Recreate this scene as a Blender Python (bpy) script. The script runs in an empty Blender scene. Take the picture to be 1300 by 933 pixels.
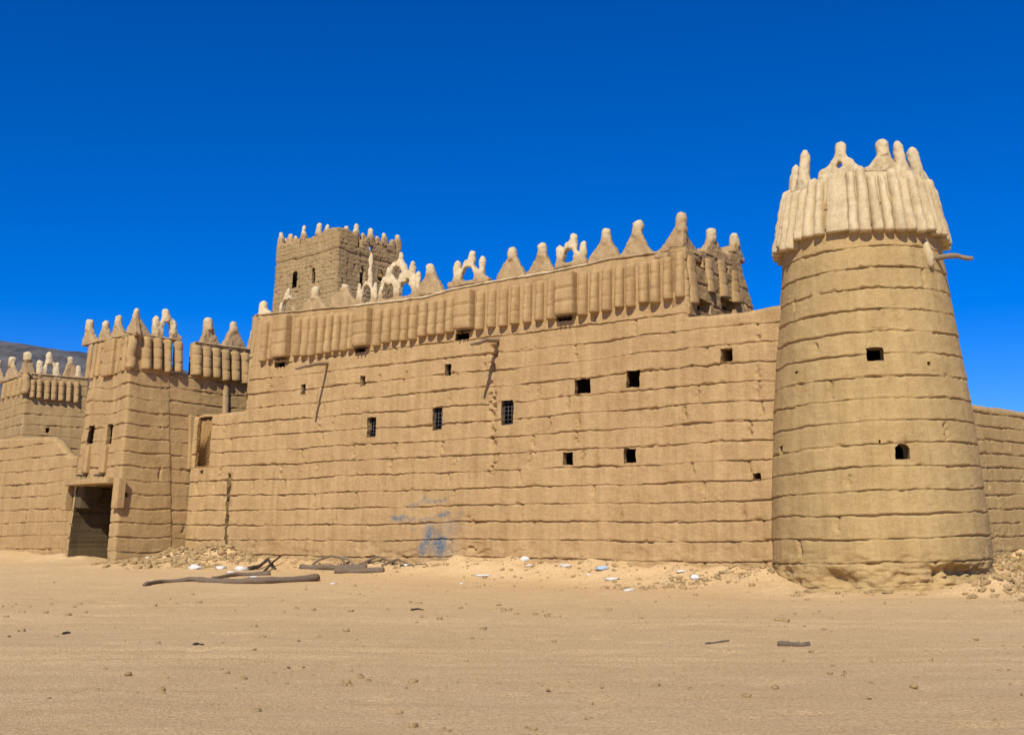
import bpy, math, random
import numpy as np
from mathutils import Vector, Matrix
random.seed(7)
RNG = np.random.default_rng(7)
scn = bpy.context.scene
COL = scn.collection
PI = math.pi

# ------------------------------------------------------------------ camera model (photo pixels 1300 x 933, optical centre at 650,422)
F = 1400.0
HOR = 684.0
PITCH = math.atan((HOR - 422) / F)
SP, CP = math.sin(PITCH), math.cos(PITCH)
CAMZ = 1.6
def ray(px, py):
    v = 422 - py
    return np.array([px - 650.0, F * CP - v * SP, F * SP + v * CP]) / F
def at_depth(px, py, Y):
    r = ray(px, py)
    return np.array([0, 0, CAMZ]) + r * (Y / r[1])

# ------------------------------------------------------------------ noise
def _h(ix, iy, iz, seed):
    n = (ix * 374761393 + iy * 668265263 + iz * 2147483647 + seed * 144665) & 0xffffffff
    n = ((n ^ (n >> 13)) * 1274126177) & 0xffffffff
    n = n ^ (n >> 16)
    return (n & 0xffff) / 65535.0
def vn(x, y=0.0, z=0.0, seed=0):
    x, y, z = np.broadcast_arrays(np.asarray(x, float), np.asarray(y, float), np.asarray(z, float))
    fx, fy, fz = np.floor(x), np.floor(y), np.floor(z)
    ix, iy, iz = fx.astype(np.int64), fy.astype(np.int64), fz.astype(np.int64)
    u, v, w = x - fx, y - fy, z - fz
    u = u*u*(3-2*u); v = v*v*(3-2*v); w = w*w*(3-2*w)
    r = 0
    for dx in (0, 1):
        for dy in (0, 1):
            for dz in (0, 1):
                r = r + _h(ix+dx, iy+dy, iz+dz, seed) * (u if dx else 1-u) * (v if dy else 1-v) * (w if dz else 1-w)
    return r * 2 - 1
def fbm(x, y=0.0, z=0.0, seed=0, o=3):
    r = 0; a = 1.0; s = 0
    for i in range(o):
        k = 2.03 ** i
        r = r + a * vn(np.asarray(x)*k, np.asarray(y)*k, np.asarray(z)*k, seed + i*17); s += a; a *= .5
    return r / s
def sstep(a, b, x):
    t = np.clip((np.asarray(x, float) - a) / (b - a), 0, 1)
    return t*t*(3-2*t)

# ------------------------------------------------------------------ objects
def link(name, me, mat=None, parent=None, smooth=True):
    o = bpy.data.objects.new(name, me); COL.objects.link(o)
    if mat: me.materials.append(mat)
    if smooth: me.polygons.foreach_set('use_smooth', [True] * len(me.polygons))
    if parent:
        o.parent = parent
        o.matrix_parent_inverse = Matrix.Translation(-parent.location)
    return o
def tag(o, label=None, cat=None, group=None, kind=None):
    if label: o['label'] = label
    if cat: o['category'] = cat
    if group: o['group'] = group
    if kind: o['kind'] = kind
    elif cat: o['kind'] = 'thing'
    return o
def thing(name, loc, label, cat, group=None):
    o = bpy.data.objects.new(name, None); COL.objects.link(o)
    o.location = Vector([float(c) for c in loc]); o.empty_display_size = .3
    return tag(o, label, cat, group)
def mesh_np(name, V, Fc, attrs=None):
    me = bpy.data.meshes.new(name)
    V = np.asarray(V, np.float32); 
    me.vertices.add(len(V)); me.vertices.foreach_set('co', V.ravel())
    if isinstance(Fc, np.ndarray):
        n, k = Fc.shape; flat = Fc.ravel(); starts = np.arange(n) * k; tot = np.full(n, k)
    else:
        flat = np.array([i for f in Fc for i in f]); tot = np.array([len(f) for f in Fc]); starts = np.concatenate([[0], np.cumsum(tot)[:-1]]); n = len(Fc)
    me.loops.add(len(flat)); me.loops.foreach_set('vertex_index', flat.astype(np.int32))
    me.polygons.add(n); me.polygons.foreach_set('loop_start', starts.astype(np.int32)); me.polygons.foreach_set('loop_total', tot.astype(np.int32))
    me.update(calc_edges=True); me.validate()
    if attrs:
        for k_, a in attrs.items():
            at = me.attributes.new(k_, 'FLOAT', 'POINT'); at.data.foreach_set('value', np.asarray(a, np.float32))
    return me

# ------------------------------------------------------------------ materials
def new_mat(name):
    m = bpy.data.materials.new(name); m.use_nodes = True
    nt = m.node_tree; nt.nodes.clear()
    out = nt.nodes.new('ShaderNodeOutputMaterial'); b = nt.nodes.new('ShaderNodeBsdfPrincipled')
    nt.links.new(b.outputs[0], out.inputs[0]); b.inputs['Roughness'].default_value = .95
    b.inputs['Specular IOR Level'].default_value = .15
    return m, nt, b
def ramp(nt, fac, stops):
    r = nt.nodes.new('ShaderNodeValToRGB'); el = r.color_ramp.elements
    while len(el) < len(stops): el.new(.5)
    for e, (p, c) in zip(el, stops): e.position = p; e.color = (*c, 1) if len(c) == 3 else c
    nt.links.new(fac, r.inputs[0]); return r.outputs[0]
def noise(nt, vec, scale, detail=4, rough=.6, dist=0):
    n = nt.nodes.new('ShaderNodeTexNoise'); n.inputs['Scale'].default_value = scale
    n.inputs['Detail'].default_value = detail; n.inputs['Roughness'].default_value = rough; n.inputs['Distortion'].default_value = dist
    nt.links.new(vec, n.inputs['Vector']); return n.outputs['Fac']
def mixc(nt, fac, a, b, mode='MIX'):
    m = nt.nodes.new('ShaderNodeMix'); m.data_type = 'RGBA'; m.blend_type = mode
    if isinstance(fac, (int, float)): m.inputs[0].default_value = fac
    else: nt.links.new(fac, m.inputs[0])
    for s, v in ((m.inputs[6], a), (m.inputs[7], b)):
        if isinstance(v, tuple): s.default_value = (*v, 1)
        else: nt.links.new(v, s)
    return m.outputs[2]
def math_(nt, op, a, b):
    m = nt.nodes.new('ShaderNodeMath'); m.operation = op; m.use_clamp = op == 'MULTIPLY'
    for s, v in zip(m.inputs, (a, b)):
        if isinstance(v, (int, float)): s.default_value = v
        else: nt.links.new(v, s)
    return m.outputs[0]
def attr(nt, name):
    a = nt.nodes.new('ShaderNodeAttribute'); a.attribute_name = name; return a.outputs['Fac']
def coords(nt, scale=None):
    g = nt.nodes.new('ShaderNodeNewGeometry')
    if scale is None: return g.outputs['Position']
    m = nt.nodes.new('ShaderNodeMapping'); m.inputs['Scale'].default_value = scale
    nt.links.new(g.outputs['Position'], m.inputs[0]); return m.outputs[0]
def bump(nt, b, h, strength, dist):
    n = nt.nodes.new('ShaderNodeBump'); n.inputs['Strength'].default_value = strength; n.inputs['Distance'].default_value = dist
    nt.links.new(h, n.inputs['Height']); nt.links.new(n.outputs[0], b.inputs['Normal'])
def mud_mat(name, base, dark, light, white=False, paint=False, stony=False, brick=False, bs=.6):
    m, nt, b = new_mat(name); p = coords(nt)
    big = noise(nt, p, .35, 5, .65)
    c = ramp(nt, big, [(.3, dark), (.52, base), (.72, light)])
    mid = noise(nt, p, 3.2, 6, .7)
    c = mixc(nt, .5, c, ramp(nt, mid, [(.3, dark), (.5, base), (.7, light)]))
    blot = noise(nt, p, 1.1, 7, .72, .6)
    c = mixc(nt, ramp(nt, blot, [(.46, (0, 0, 0)), (.62, (.55,)*3)]), c, tuple(x*.8 for x in dark))
    fine = noise(nt, p, 22, 5, .75)
    c = mixc(nt, .38, c, ramp(nt, fine, [(.34, tuple(x*.55 for x in dark)), (.5, base), (.66, tuple(min(1, x*1.35) for x in light))]), 'MIX')
    # straw flecks and little stones bedded in the mud
    vo = nt.nodes.new('ShaderNodeTexVoronoi'); vo.inputs['Scale'].default_value = 9; nt.links.new(p, vo.inputs['Vector'])
    fl = ramp(nt, vo.outputs['Distance'], [(.06, (1, 1, 1)), (.12, (0, 0, 0))])
    c = mixc(nt, math_(nt, 'MULTIPLY', fl, .5), c, tuple(x*.45 for x in dark))
    # vertical rain wash
    st = noise(nt, coords(nt, (2.2, 2.2, .18)), 1.6, 5, .6)
    c = mixc(nt, .3, c, ramp(nt, st, [(.35, dark), (.6, light)]))
    if white:
        w = math_(nt, 'MULTIPLY', attr(nt, 'white'), ramp(nt, mid, [(.28, (.25,)*3), (.5, (1,)*3)]))
        c = mixc(nt, w, c, (.68, .55, .34))
    if paint:
        pn = noise(nt, p, 9, 4, .8)
        w = math_(nt, 'MULTIPLY', attr(nt, 'paint'), ramp(nt, pn, [(.36, (.08,)*3), (.52, (1,)*3)]))
        c = mixc(nt, w, c, (.05, .125, .2))
    h = mixc(nt, .5, noise(nt, p, 14, 6, .75), noise(nt, p, 60, 4, .7))
    if stony:
        v2 = nt.nodes.new('ShaderNodeTexVoronoi'); v2.inputs['Scale'].default_value = 1; v2.feature = 'DISTANCE_TO_EDGE'
        nt.links.new(coords(nt, (3.2, 3.2, 7.5)), v2.inputs['Vector'])
        e = ramp(nt, v2.outputs['Distance'], [(.0, (0, 0, 0)), (.14, (1, 1, 1))])
        h = mixc(nt, .3, h, e)
        c = mixc(nt, .45, c, mixc(nt, 1.0, c, ramp(nt, v2.outputs['Distance'], [(.0, (.62, .6, .57)), (.07, (1, 1, 1))]), 'MULTIPLY'))
    bump(nt, b, h, bs, .05)
    nt.links.new(c, b.inputs['Base Color'])
    return m
BASE = (.445, .283, .127); DARK = (.30, .185, .077); LIGHT = (.548, .375, .182)
M = {}
M['mud'] = mud_mat('sunbaked_mud', BASE, DARK, LIGHT, paint=True)
M['mud_tower'] = mud_mat('tower_mud', (.445, .297, .125), (.32, .207, .083), (.535, .38, .175))
M['mud_gate'] = mud_mat('gate_mud', (.428, .276, .119), (.30, .187, .078), (.523, .355, .172))
M['passage_shade'] = mud_mat('shade_darkened_mud', (.12, .085, .043), (.07, .05, .027), (.17, .12, .062))  # gate passage and corbels: mud colour darkened to paint in their shade
M['merlon'] = mud_mat('merlon_mud', (.43, .29, .145), (.32, .2, .095), (.52, .37, .2), white=True, bs=.8)
M['skirt'] = mud_mat('pale_mud', (.62, .47, .265), (.42, .295, .15), (.78, .63, .39), white=True, bs=.8)
M['stone'] = mud_mat('stony_mud', (.40, .27, .125), (.27, .175, .075), (.50, .35, .175), white=True, stony=True, bs=.9)
M['brick'] = mud_mat('brick_mud', (.36, .21, .08), (.24, .135, .05), (.46, .28, .115), stony=True, bs=1.0)
M['rubble'] = mud_mat('rubble_mud', (.43, .28, .12), (.26, .165, .07), (.58, .42, .22), bs=.9)
def simple_mat(name, c1, c2, scale, bs=.5, vec=None, rough=.9):
    m, nt, b = new_mat(name); p = coords(nt, vec)
    n = noise(nt, p, scale, 6, .7)
    nt.links.new(ramp(nt, n, [(.3, c1), (.7, c2)]), b.inputs['Base Color']); b.inputs['Roughness'].default_value = rough
    bump(nt, b, noise(nt, p, scale*2.5, 5, .7), bs, .02); return m
M['wood'] = simple_mat('weathered_wood', (.10, .07, .045), (.27, .2, .135), 8, .9, (1, 3, 6))
M['pole'] = simple_mat('grey_wood', (.18, .12, .07), (.36, .26, .16), 8, .9, (1, 3, 6))
M['darkwood'] = simple_mat('dark_wood', (.03, .022, .015), (.09, .065, .045), 10, .9)
M['paper'] = simple_mat('white_litter', (.5, .47, .42), (.78, .76, .71), 14, .3)
M['bluebag'] = simple_mat('blue_litter', (.28, .38, .48), (.45, .56, .66), 14, .3)
M['iron'] = simple_mat('rusty_iron', (.05, .05, .06), (.12, .11, .11), 14, .3)
M['shutter'] = simple_mat('blue_grey_shutter', (.10, .13, .15), (.2, .24, .25), 14, .3)
M['plaster'] = mud_mat('plaster_rim', (.52, .37, .2), (.4, .27, .135), (.62, .47, .29), white=True)
M['hill'] = simple_mat('dark_rock', (.03, .032, .04), (.15, .14, .14), .035, 1)

# ------------------------------------------------------------------ frames
class Frame:
    """straight wall: u along a, d outward along n, battered by b per metre of height"""
    def __init__(s, P0, a, b=.035, n=None, seed=1):
        s.P0 = np.array(P0, float); s.a = np.array(a, float) / np.hypot(*a); s.b = b; s.seed = seed
        n_ = np.array([s.a[1], -s.a[0]])
        if n_ @ (-s.P0) < 0: n_ = -n_
        s.n = n_ if n is None else np.array(n)
    def pt(s, u, z, d=0.0):
        u, z, d = np.broadcast_arrays(np.asarray(u, float), np.asarray(z, float), np.asarray(d, float))
        o = d - s.b * (z - 1.6)
        return np.stack([s.P0[0] + s.a[0]*u + s.n[0]*o, s.P0[1] + s.a[1]*u + s.n[1]*o, z], -1)
    def hit(s, px, py, d=0.0):
        r = ray(px, py); n = s.n
        t = (d - (n @ (-s.P0)) - s.b * (CAMZ - 1.6)) / (n @ r[:2] + s.b * r[2])
        P = r * t + np.array([0, 0, CAMZ])
        return float(s.a @ (P[:2] - s.P0)), float(P[2])
    def u_at(s, px, z, d=0.0):
        lo, hi = 1200.0, 0.0      # find the row at which that column is at height z
        for _ in range(40):
            m = (lo + hi) / 2
            if s.hit(px, m, d)[1] > z: hi = m
            else: lo = m
        return s.hit(px, lo, d)[0]
class Round:
    """round tower: u = angle * RU, d outward"""
    RU = 2.7
    def __init__(s, c, prof, seed=3):
        s.c = np.array(c, float); s.zs = [p[0] for p in prof]; s.rs = [p[1] for p in prof]; s.seed = seed
        s.t0 = math.atan2(-s.c[1], -s.c[0])     # direction of the camera
    def R(s, z): return np.interp(z, s.zs, s.rs)
    def pt(s, u, z, d=0.0):
        u, z, d = np.broadcast_arrays(np.asarray(u, float), np.asarray(z, float), np.asarray(d, float))
        th = s.t0 + u / s.RU; r = s.R(z) + d
        return np.stack([s.c[0] + np.cos(th)*r, s.c[1] + np.sin(th)*r, z], -1)
    def hit(s, px, py, d=0.0):
        r = ray(px, py); z = 6.0
        for _ in range(12):
            R = float(s.R(z)) + d
            A = r[:2] @ r[:2]; B = -2 * (r[:2] @ s.c); C = s.c @ s.c - R*R
            D = max(B*B - 4*A*C, 0); t = (-B - math.sqrt(D)) / (2*A); z = CAMZ + r[2]*t
        P = r[:2]*t - s.c; th = math.atan2(P[1], P[0]) - s.t0
        th = (th + PI) % (2*PI) - PI
        return th * s.RU, z

# ------------------------------------------------------------------ ground
def base_z(x, y): return .03 * np.clip(y - 31, 0, 26)
BANKS = []      # (x0,y0,x1,y1,height,width)
MOUNDS = []     # (x,y,h,sx,sy)
def ground_z(x, y):
    x = np.asarray(x, float); y = np.asarray(y, float)
    z = base_z(x, y)
    z = z + .05 * fbm(x/4, y/4, 0, 5) * sstep(2, 12, y) + .015 * fbm(x/.8, y/.5, 0, 9)
    for (x0, y0, x1, y1, h, w) in BANKS:
        dx, dy = x1-x0, y1-y0; t = np.clip(((x-x0)*dx + (y-y0)*dy) / (dx*dx+dy*dy), 0, 1)
        d = np.hypot(x - x0 - t*dx, y - y0 - t*dy)
        z = z + h * np.exp(-(d/w)**2) * (.75 + .45*fbm(x/1.1, y/1.1, 0, 31))
    for (mx, my, h, sx, sy) in MOUNDS:
        z = z + h * np.exp(-((x-mx)/sx)**2 - ((y-my)/sy)**2) * (.8 + .5*fbm(x/.7, y/.7, 0, 37))
    return z
def ground_hit(px, py):
    r = ray(px, py)
    t = np.arange(8.0, 62.0, .5) / r[1]
    for k in range(3):
        P = r[None]*t[:, None] + np.array([0, 0, CAMZ]); b_ = P[:, 2] < ground_z(P[:, 0], P[:, 1])
        i = int(np.argmax(b_)) if b_.any() else len(t)-1
        if k < 2: t = np.linspace(t[max(i-1, 0)], t[i], 24)
    return P[i]

# ------------------------------------------------------------------ course displacement
def courses(s, z, P):
    """outward displacement of a coursed mud wall at along-wall s and height z"""
    h = P.get('h', .63); z0 = P.get('z0', .9); sd = P.get('seed', 1); amp = P.get('amp', 1.0)
    zc = z - z0 - P.get('tilt', 0) * s - P.get('sag', 0) * np.sin(s * P.get('sagk', 1))
    zc = zc + .05 * vn(s/2.7, z/2.0, 0, sd) + .02 * vn(s/.55, z/1.1, 0, sd+1)
    k0 = np.floor(zc / h)
    zc = zc + .022 * vn(s/.8, k0*3.7, 0, sd+2)
    k = np.floor(zc / h); f = zc / h - k
    dj = np.minimum(f, 1 - f) * h
    fade = .35 + .65 * sstep(-.5, .3, vn(s/1.3, k*1.7 + (f > .5), 0, sd+3))
    kk = k + (f > .5)
    gw = .021 + .008 * vn(s/.4, kk*2.1, 0, sd+4)
    D = -P.get('gd', .105) * fade * np.exp(-(dj/gw)**2)
    D = D + P.get('lip', .026) * np.exp(-f*h/.07) + .004*np.sin(f*PI)
    D = D + .012 * vn(s/.9, k*5.1, 0, sd+5)                               # every course sits a little in or out
    bite = sstep(.42, .72, vn(s/.22, z/.1, 0, sd+6)) * np.exp(-(dj/.07)**2)
    D = D - .07 * bite * sstep(-.2, .4, vn(s/1.7, kk, 0, sd+7))
    # vertical shrinkage cracks, one here and there in a course
    L = P.get('crackL', 2.4)
    cell = np.floor(s / L); rnd = _h(cell.astype(np.int64), k.astype(np.int64), np.int64(3), sd)
    pos = (cell + .15 + .7 * _h(cell.astype(np.int64), k.astype(np.int64), np.int64(9), sd)) * L
    cr = (rnd < P.get('crackp', .3)) * np.exp(-((s - pos - .05*vn(z/.12, k, 0, sd+8)) / .042)**2)
    D = D - .12 * cr * sstep(.02, .2, f) * sstep(-.5, .2, vn(z/.25, k, 0, sd+15))
    D = D + amp * (.036 * fbm(s/2.4, z/2.0, 0, sd+9) + .013 * fbm(s/.45, z/.4, 0, sd+10) + .009 * fbm(s/.11, z/.09, 0, sd+11, 2))
    e = P.get('erode', 1.6)                                               # worn and scoured foot
    lo = sstep(e + .8, e - .3, z)
    D = D - lo * (.05 * sstep(-.1, .6, fbm(s/.6, z/.35, 0, sd+12)) + .02)
    if 'mute' in P: D = D * P['mute'](s, z)
    if 'extra' in P: D = D + P['extra'](s, z)
    return D

def axis_vals(a, b, step, marks):
    v = list(np.linspace(a, b, max(2, int(round((b-a)/step)) + 1)))
    for m_ in marks:
        if a < m_ < b:
            v = [x for x in v if abs(x - m_) > step*.35 or x in marks]
            v.append(m_)
    return np.array(sorted(set(round(x, 5) for x in v)))

def shell(name, fr, u0, u1, zb, ztop, P, mat, parent, openings=(), thick=.6, ds=.06, dz=.034, back=True, closed=False,
          paintf=None, pf=None, capz=.03, bev=.0, whitef=None, marks=(), jf=None):
    """one coursed wall: displaced front, worn top, thickness, real openings with deep jambs.
    pf(u,z,d)->world overrides fr.pt (box towers). openings: list of dicts u0,u1,z0,z1,depth,name"""
    pf = pf or fr.pt
    zt = ztop if callable(ztop) else (lambda u: np.full(np.shape(u), float(ztop)))
    U = axis_vals(u0, u1, ds, [o[k] for o in openings for k in ('u0', 'u1')] + list(marks))
    zmax = float(np.max(zt(U)))
    Z = axis_vals(zb, zmax, dz, [o[k] for o in openings for k in ('z0', 'z1')])
    nu, nz = len(U), len(Z)
    UU, ZZ = np.meshgrid(U, Z)                 # rows z
    top = np.broadcast_to(zt(U), (nz, nu)) if not np.isscalar(zt(U)) else np.full((nz, nu), zt(U))
    clampd = ZZ >= top
    Zc = np.minimum(ZZ, top)
    su = UU + .02 * vn(UU/.14, Zc/.14, 0, 71); sz = Zc + .02 * vn(UU/.14, Zc/.14, 0, 72)
    D = courses(UU, Zc, P)
    D = D - .05 * sstep(.10, 0, top - Zc)      # rounded top edge
    if not closed and bev: D = D - bev * (sstep(bev*1.3, 0, UU - u0) + sstep(bev*1.3, 0, u1 - UU))
    sz = np.where(clampd, top + .02*vn(UU/.3, 0, 0, 73), np.minimum(sz, top+.03))
    if not closed: su[:, 0] = U[0]; su[:, -1] = U[-1]
    else: su[:, 0] = U[0]; su[:, -1] = U[-1]; D[:, -1] = D[:, 0]; sz[:, -1] = sz[:, 0]
    V = [pf(su, sz, D).reshape(-1, 3)]
    idx = np.arange(nz*nu).reshape(nz, nu)
    keep = ~(clampd[:-1, :-1] & clampd[:-1, 1:])
    uc = (U[:-1] + U[1:]) / 2; zc = (Z[:-1] + Z[1:]) / 2
    hole = np.zeros((nz-1, nu-1), bool)
    for o in openings:
        ii = (zc[:, None] > o['z0']) & (zc[:, None] < o['z1']) & (uc[None] > o['u0']) & (uc[None] < o['u1'])
        if o.get('arch'):
            cu = (o['u0']+o['u1'])/2; hw = (o['u1']-o['u0'])/2; zs = o['z1'] - hw
            ii &= ~((zc[:, None] > zs) & (np.hypot(uc[None]-cu, zc[:, None]-zs) > hw))
        hole |= ii; o['cells'] = ii
    kf = keep & ~hole
    q = np.stack([idx[:-1, :-1], idx[:-1, 1:], idx[1:, 1:], idx[1:, :-1]], -1)[kf]
    Fs = [q]
    off = nz*nu
    # top cap strips going back
    tj = np.argmax(clampd, axis=0); tj = np.where(clampd.any(0), tj, nz-1); ti = idx[tj, np.arange(nu)]
    prev = ti; tt = zt(U) if callable(ztop) else np.full(nu, float(ztop))
    tt = np.broadcast_to(tt, (nu,))
    for dd, dzz in ((-.12, capz), (-thick*.5, capz*1.6), (-thick+.06, capz), (-thick, -.08)):
        V.append(pf(U, tt + dzz + .02*vn(U/.3, dd*3, 0, 74), np.full(nu, dd) - 0*U)); cur = off + np.arange(nu); off += nu
        Fs.append(np.stack([prev[:-1], prev[1:], cur[1:], cur[:-1]], -1)); prev = cur
    if back:
        V.append(pf(UU, np.minimum(Zc, top-.08), np.full(UU.shape, -thick)).reshape(-1, 3)); bi = off + idx; off += nz*nu
        bk = bi[:-1, :-1], bi[1:, :-1], bi[1:, 1:], bi[:-1, 1:]
        Fs.append(np.stack(bk, -1)[kf])
        if not closed:
            for c in (0, -1):
                a0, a1 = idx[:-1, c], idx[1:, c]; b0, b1 = bi[:-1, c], bi[1:, c]
                f = np.stack([a0, a1, b1, b0] if c == 0 else [a0, b0, b1, a1], -1)
                Fs.append(f[keep[:, c]])
    V = np.concatenate(V); Q = np.concatenate(Fs)
    at = {}
    if paintf is not None:
        pa = np.zeros(len(V)); pa[:nz*nu] = paintf(UU, Zc).ravel(); at['paint'] = pa
    if whitef is not None:
        pa = np.zeros(len(V)); pa[:nz*nu] = whitef(UU, Zc).ravel(); at['white'] = pa
    o_ = link(name, mesh_np(name, V, Q, at), mat, parent)
    # openings: jambs follow the cut edge exactly
    for o in openings:
        if o.get('nojamb'): continue
        ii = o['cells']; edges = {}
        rr, cc = np.nonzero(ii)
        for r, c in zip(rr, cc):
            for a, b in (((r, c), (r, c+1)), ((r, c+1), (r+1, c+1)), ((r+1, c+1), (r+1, c)), ((r+1, c), (r, c))):
                if (b, a) in edges: del edges[(b, a)]
                else: edges[(a, b)] = 1
        nxt = {a: b for a, b in edges}
        if not nxt: continue
        st = next(iter(nxt)); loop = [st]; cur = nxt[st]
        while cur != st and len(loop) < 5000: loop.append(cur); cur = nxt[cur]
        li = np.array([idx[a] for a in loop]); n = len(li)
        lu = np.array([su[a] for a in loop]); lz = np.array([sz[a] for a in loop]); ld = np.array([D[a] for a in loop])
        dep = o.get('depth', .5); cu = (o['u0']+o['u1'])/2; cz = (o['z0']+o['z1'])/2
        rings = [V[li]]; ks = (.08, .35, .7, 1.0)
        for k in ks:
            sh = o.get('splay', .06) * k
            wob = .02 * vn(lu/.1, lz/.1, k*3, 75)
            uu = cu + (lu-cu)*(1-sh) + wob; zz = cz + (lz-cz)*(1-sh) + wob
            zz = np.where(lz < o['z0'] + .02, zz + .03*k, zz)
            rings.append((o.get('jf') or jf or pf)(uu, zz, ld*(1-k) - dep*k))
        W = np.concatenate(rings); fs = []
        a = np.arange(n); b = (a+1) % n
        for i in range(len(ks)):
            fs.append(np.stack([a + i*n, a + (i+1)*n, b + (i+1)*n, b + i*n], -1))
        fs = [list(map(int, f)) for f in np.concatenate(fs)]
        if o.get('closed', False): fs.append([int(i) for i in a + len(ks)*n])
        nm = o.get('name', 'window')
        w = link(nm, mesh_np(nm, W, fs), o.get('mat', mat), parent)
        if o.get('label'): w['label'] = o['label']
        if o.get('grille'):
            VV, FF = [], []
            du, dzh = o['u1']-o['u0'], o['z1']-o['z0']
            def bar(ua, za, ub, zb_, r):
                A = pf(ua, za, -.2); B = pf(ub, zb_, -.2); add_tube(VV, FF, [A, B], [r, r], 6)
            for i in range(4): bar(o['u0']+du*(.06+.88*i/3), o['z0']+.03, o['u0']+du*(.06+.88*i/3), o['z1']-.03, .016)
            for i in range(6): bar(o['u0']+.02, o['z0']+dzh*(.06+.88*i/5), o['u1']-.02, o['z0']+dzh*(.06+.88*i/5), .014)
            link('grille', mesh_np('grille', VV, FF), M['iron'], w)
    return o_

def add_tube(VV, FF, pts, radii, seg=8, wob=0.0, caps=True, seed=0, ell=None):
    """append a closed tube along pts"""
    pts = [np.array(p, float) for p in pts]; base = len(VV); n = len(pts)
    ref = np.array([.13, .21, .97])
    rings = []
    for i, p in enumerate(pts):
        t = pts[min(i+1, n-1)] - pts[max(i-1, 0)]; t = t / (np.linalg.norm(t)+1e-9)
        r0 = ref if abs(t @ ref) < .9 else np.array([1., .1, 0])
        a = np.cross(t, r0); a /= np.linalg.norm(a); b = np.cross(t, a)
        for k in range(seg):
            th = 2*PI*k/seg; r = radii[i]
            if wob: r *= 1 + wob * float(vn(math.cos(th)*1.3 + i*.7, math.sin(th)*1.3, i*.35, seed))
            VV.append(p + (a*math.cos(th) + b*math.sin(th)) * r)
    for i in range(n-1):
        for k in range(seg):
            k2 = (k+1) % seg
            FF.append([base+i*seg+k, base+(i+1)*seg+k, base+(i+1)*seg+k2, base+i*seg+k2])
    if caps:
        FF.append([base+k for k in range(seg)]); FF.append([base+(n-1)*seg+k for k in reversed(range(seg))])

def tube_obj(name, pts, radii, mat, parent=None, seg=10, wob=.18, seed=0, sub=5):
    P, R = [], []
    for i in range(len(pts)-1):
        for k in range(sub):
            t = k/sub; P.append(np.array(pts[i])*(1-t) + np.array(pts[i+1])*t); R.append(radii[i]*(1-t) + radii[i+1]*t)
    P.append(np.array(pts[-1], float)); R.append(radii[-1])
    if wob:
        for i in range(1, len(P)-1): P[i] = P[i] + R[i]*.35*np.array([float(vn(i*.5, j, 0, seed+5)) for j in range(3)])
    VV, FF = [], []; add_tube(VV, FF, P, R, seg, wob, True, seed)
    return link(name, mesh_np(name, VV, FF), mat, parent)

# ------------------------------------------------------------------ organic mud solids: closed primitives -> voxel remesh
def solidify_mud(name, VV, FF, mat, parent, voxel=.05, smooth=3, white=None, nz=.02, seed=0):
    me = mesh_np('tmp', VV, FF); o = bpy.data.objects.new('tmp', me); COL.objects.link(o)
    r = o.modifiers.new('r', 'REMESH'); r.mode = 'VOXEL'; r.voxel_size = voxel; r.adaptivity = 0
    s = o.modifiers.new('s', 'SMOOTH'); s.factor = .5; s.iterations = smooth
    dg = bpy.context.evaluated_depsgraph_get(); ev = o.evaluated_get(dg)
    m2 = bpy.data.meshes.new_from_object(ev)
    bpy.data.objects.remove(o); bpy.data.meshes.remove(me)
    n = len(m2.vertices); co = np.empty(n*3, np.float32); m2.vertices.foreach_get('co', co); co = co.reshape(-1, 3)
    no = np.empty(n*3, np.float32); m2.vertices.foreach_get('normal', no); no = no.reshape(-1, 3)
    d = 1.5 * nz * (fbm(co[:, 0]/.22, co[:, 1]/.22, co[:, 2]/.22, seed) + .65*fbm(co[:, 0]/.08, co[:, 1]/.08, co[:, 2]/.08, seed+3, 2))
    co = co + no * d[:, None]
    m2.vertices.foreach_set('co', co.astype(np.float32).ravel())
    m2.name = name
    w = np.zeros(n) if white is None else white(co)
    at = m2.attributes.new('white', 'FLOAT', 'POINT'); at.data.foreach_set('value', w.astype(np.float32))
    m2.materials.clear()
    m2.update()
    return link(name, m2, mat, parent)

def prism(VV, FF, fr, outline, d0, d1, tip=None):
    """outline list of (u,z) counter-clockwise; thickness d0..d1, thinner towards the top if tip given"""
    base = len(VV); n = len(outline); zs = [p[1] for p in outline]; z0, z1 = min(zs), max(zs); dm = (d0+d1)/2
    for d in (d0, d1):
        for (u, z) in outline:
            k = 1 if tip is None else 1 - (1-tip)*(z-z0)/(z1-z0+1e-6)
            VV.append(fr.pt(u, z, dm + (d-dm)*k))
    FF.append([base+i for i in range(n)]); FF.append([base+n+i for i in reversed(range(n))])
    for i in range(n):
        j = (i+1) % n; FF.append([base+i, base+n+i, base+n+j, base+j])

def whitecap(z0, z1, amt=1.0, seed=0):
    return lambda co: amt * sstep(z0, z1, co[:, 2] + .12*fbm(co[:, 0]/.2, co[:, 1]/.2, co[:, 2]/.2, seed+2))

def finial(VV, FF, fr, u, z0, z1, r, d, lean=0.0):
    """mud finger with a rounded head"""
    pts, rad = [], []
    n = 9; r = r*random.uniform(.9, 1.08); lean = lean + random.uniform(-.05, .05)
    for i in range(n):
        t = i/(n-1); z = z0 + (z1-z0)*t
        rr = r * (1.12 - .12*t) * (1.0 if t < .8 else math.sqrt(max(.05, 1-((t-.8)/.21)**2)))
        if .55 < t < .75: rr *= 1.03
        pts.append(fr.pt(u + lean*t, z, d)); rad.append(rr)
    add_tube(VV, FF, pts, rad, 10)

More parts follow.
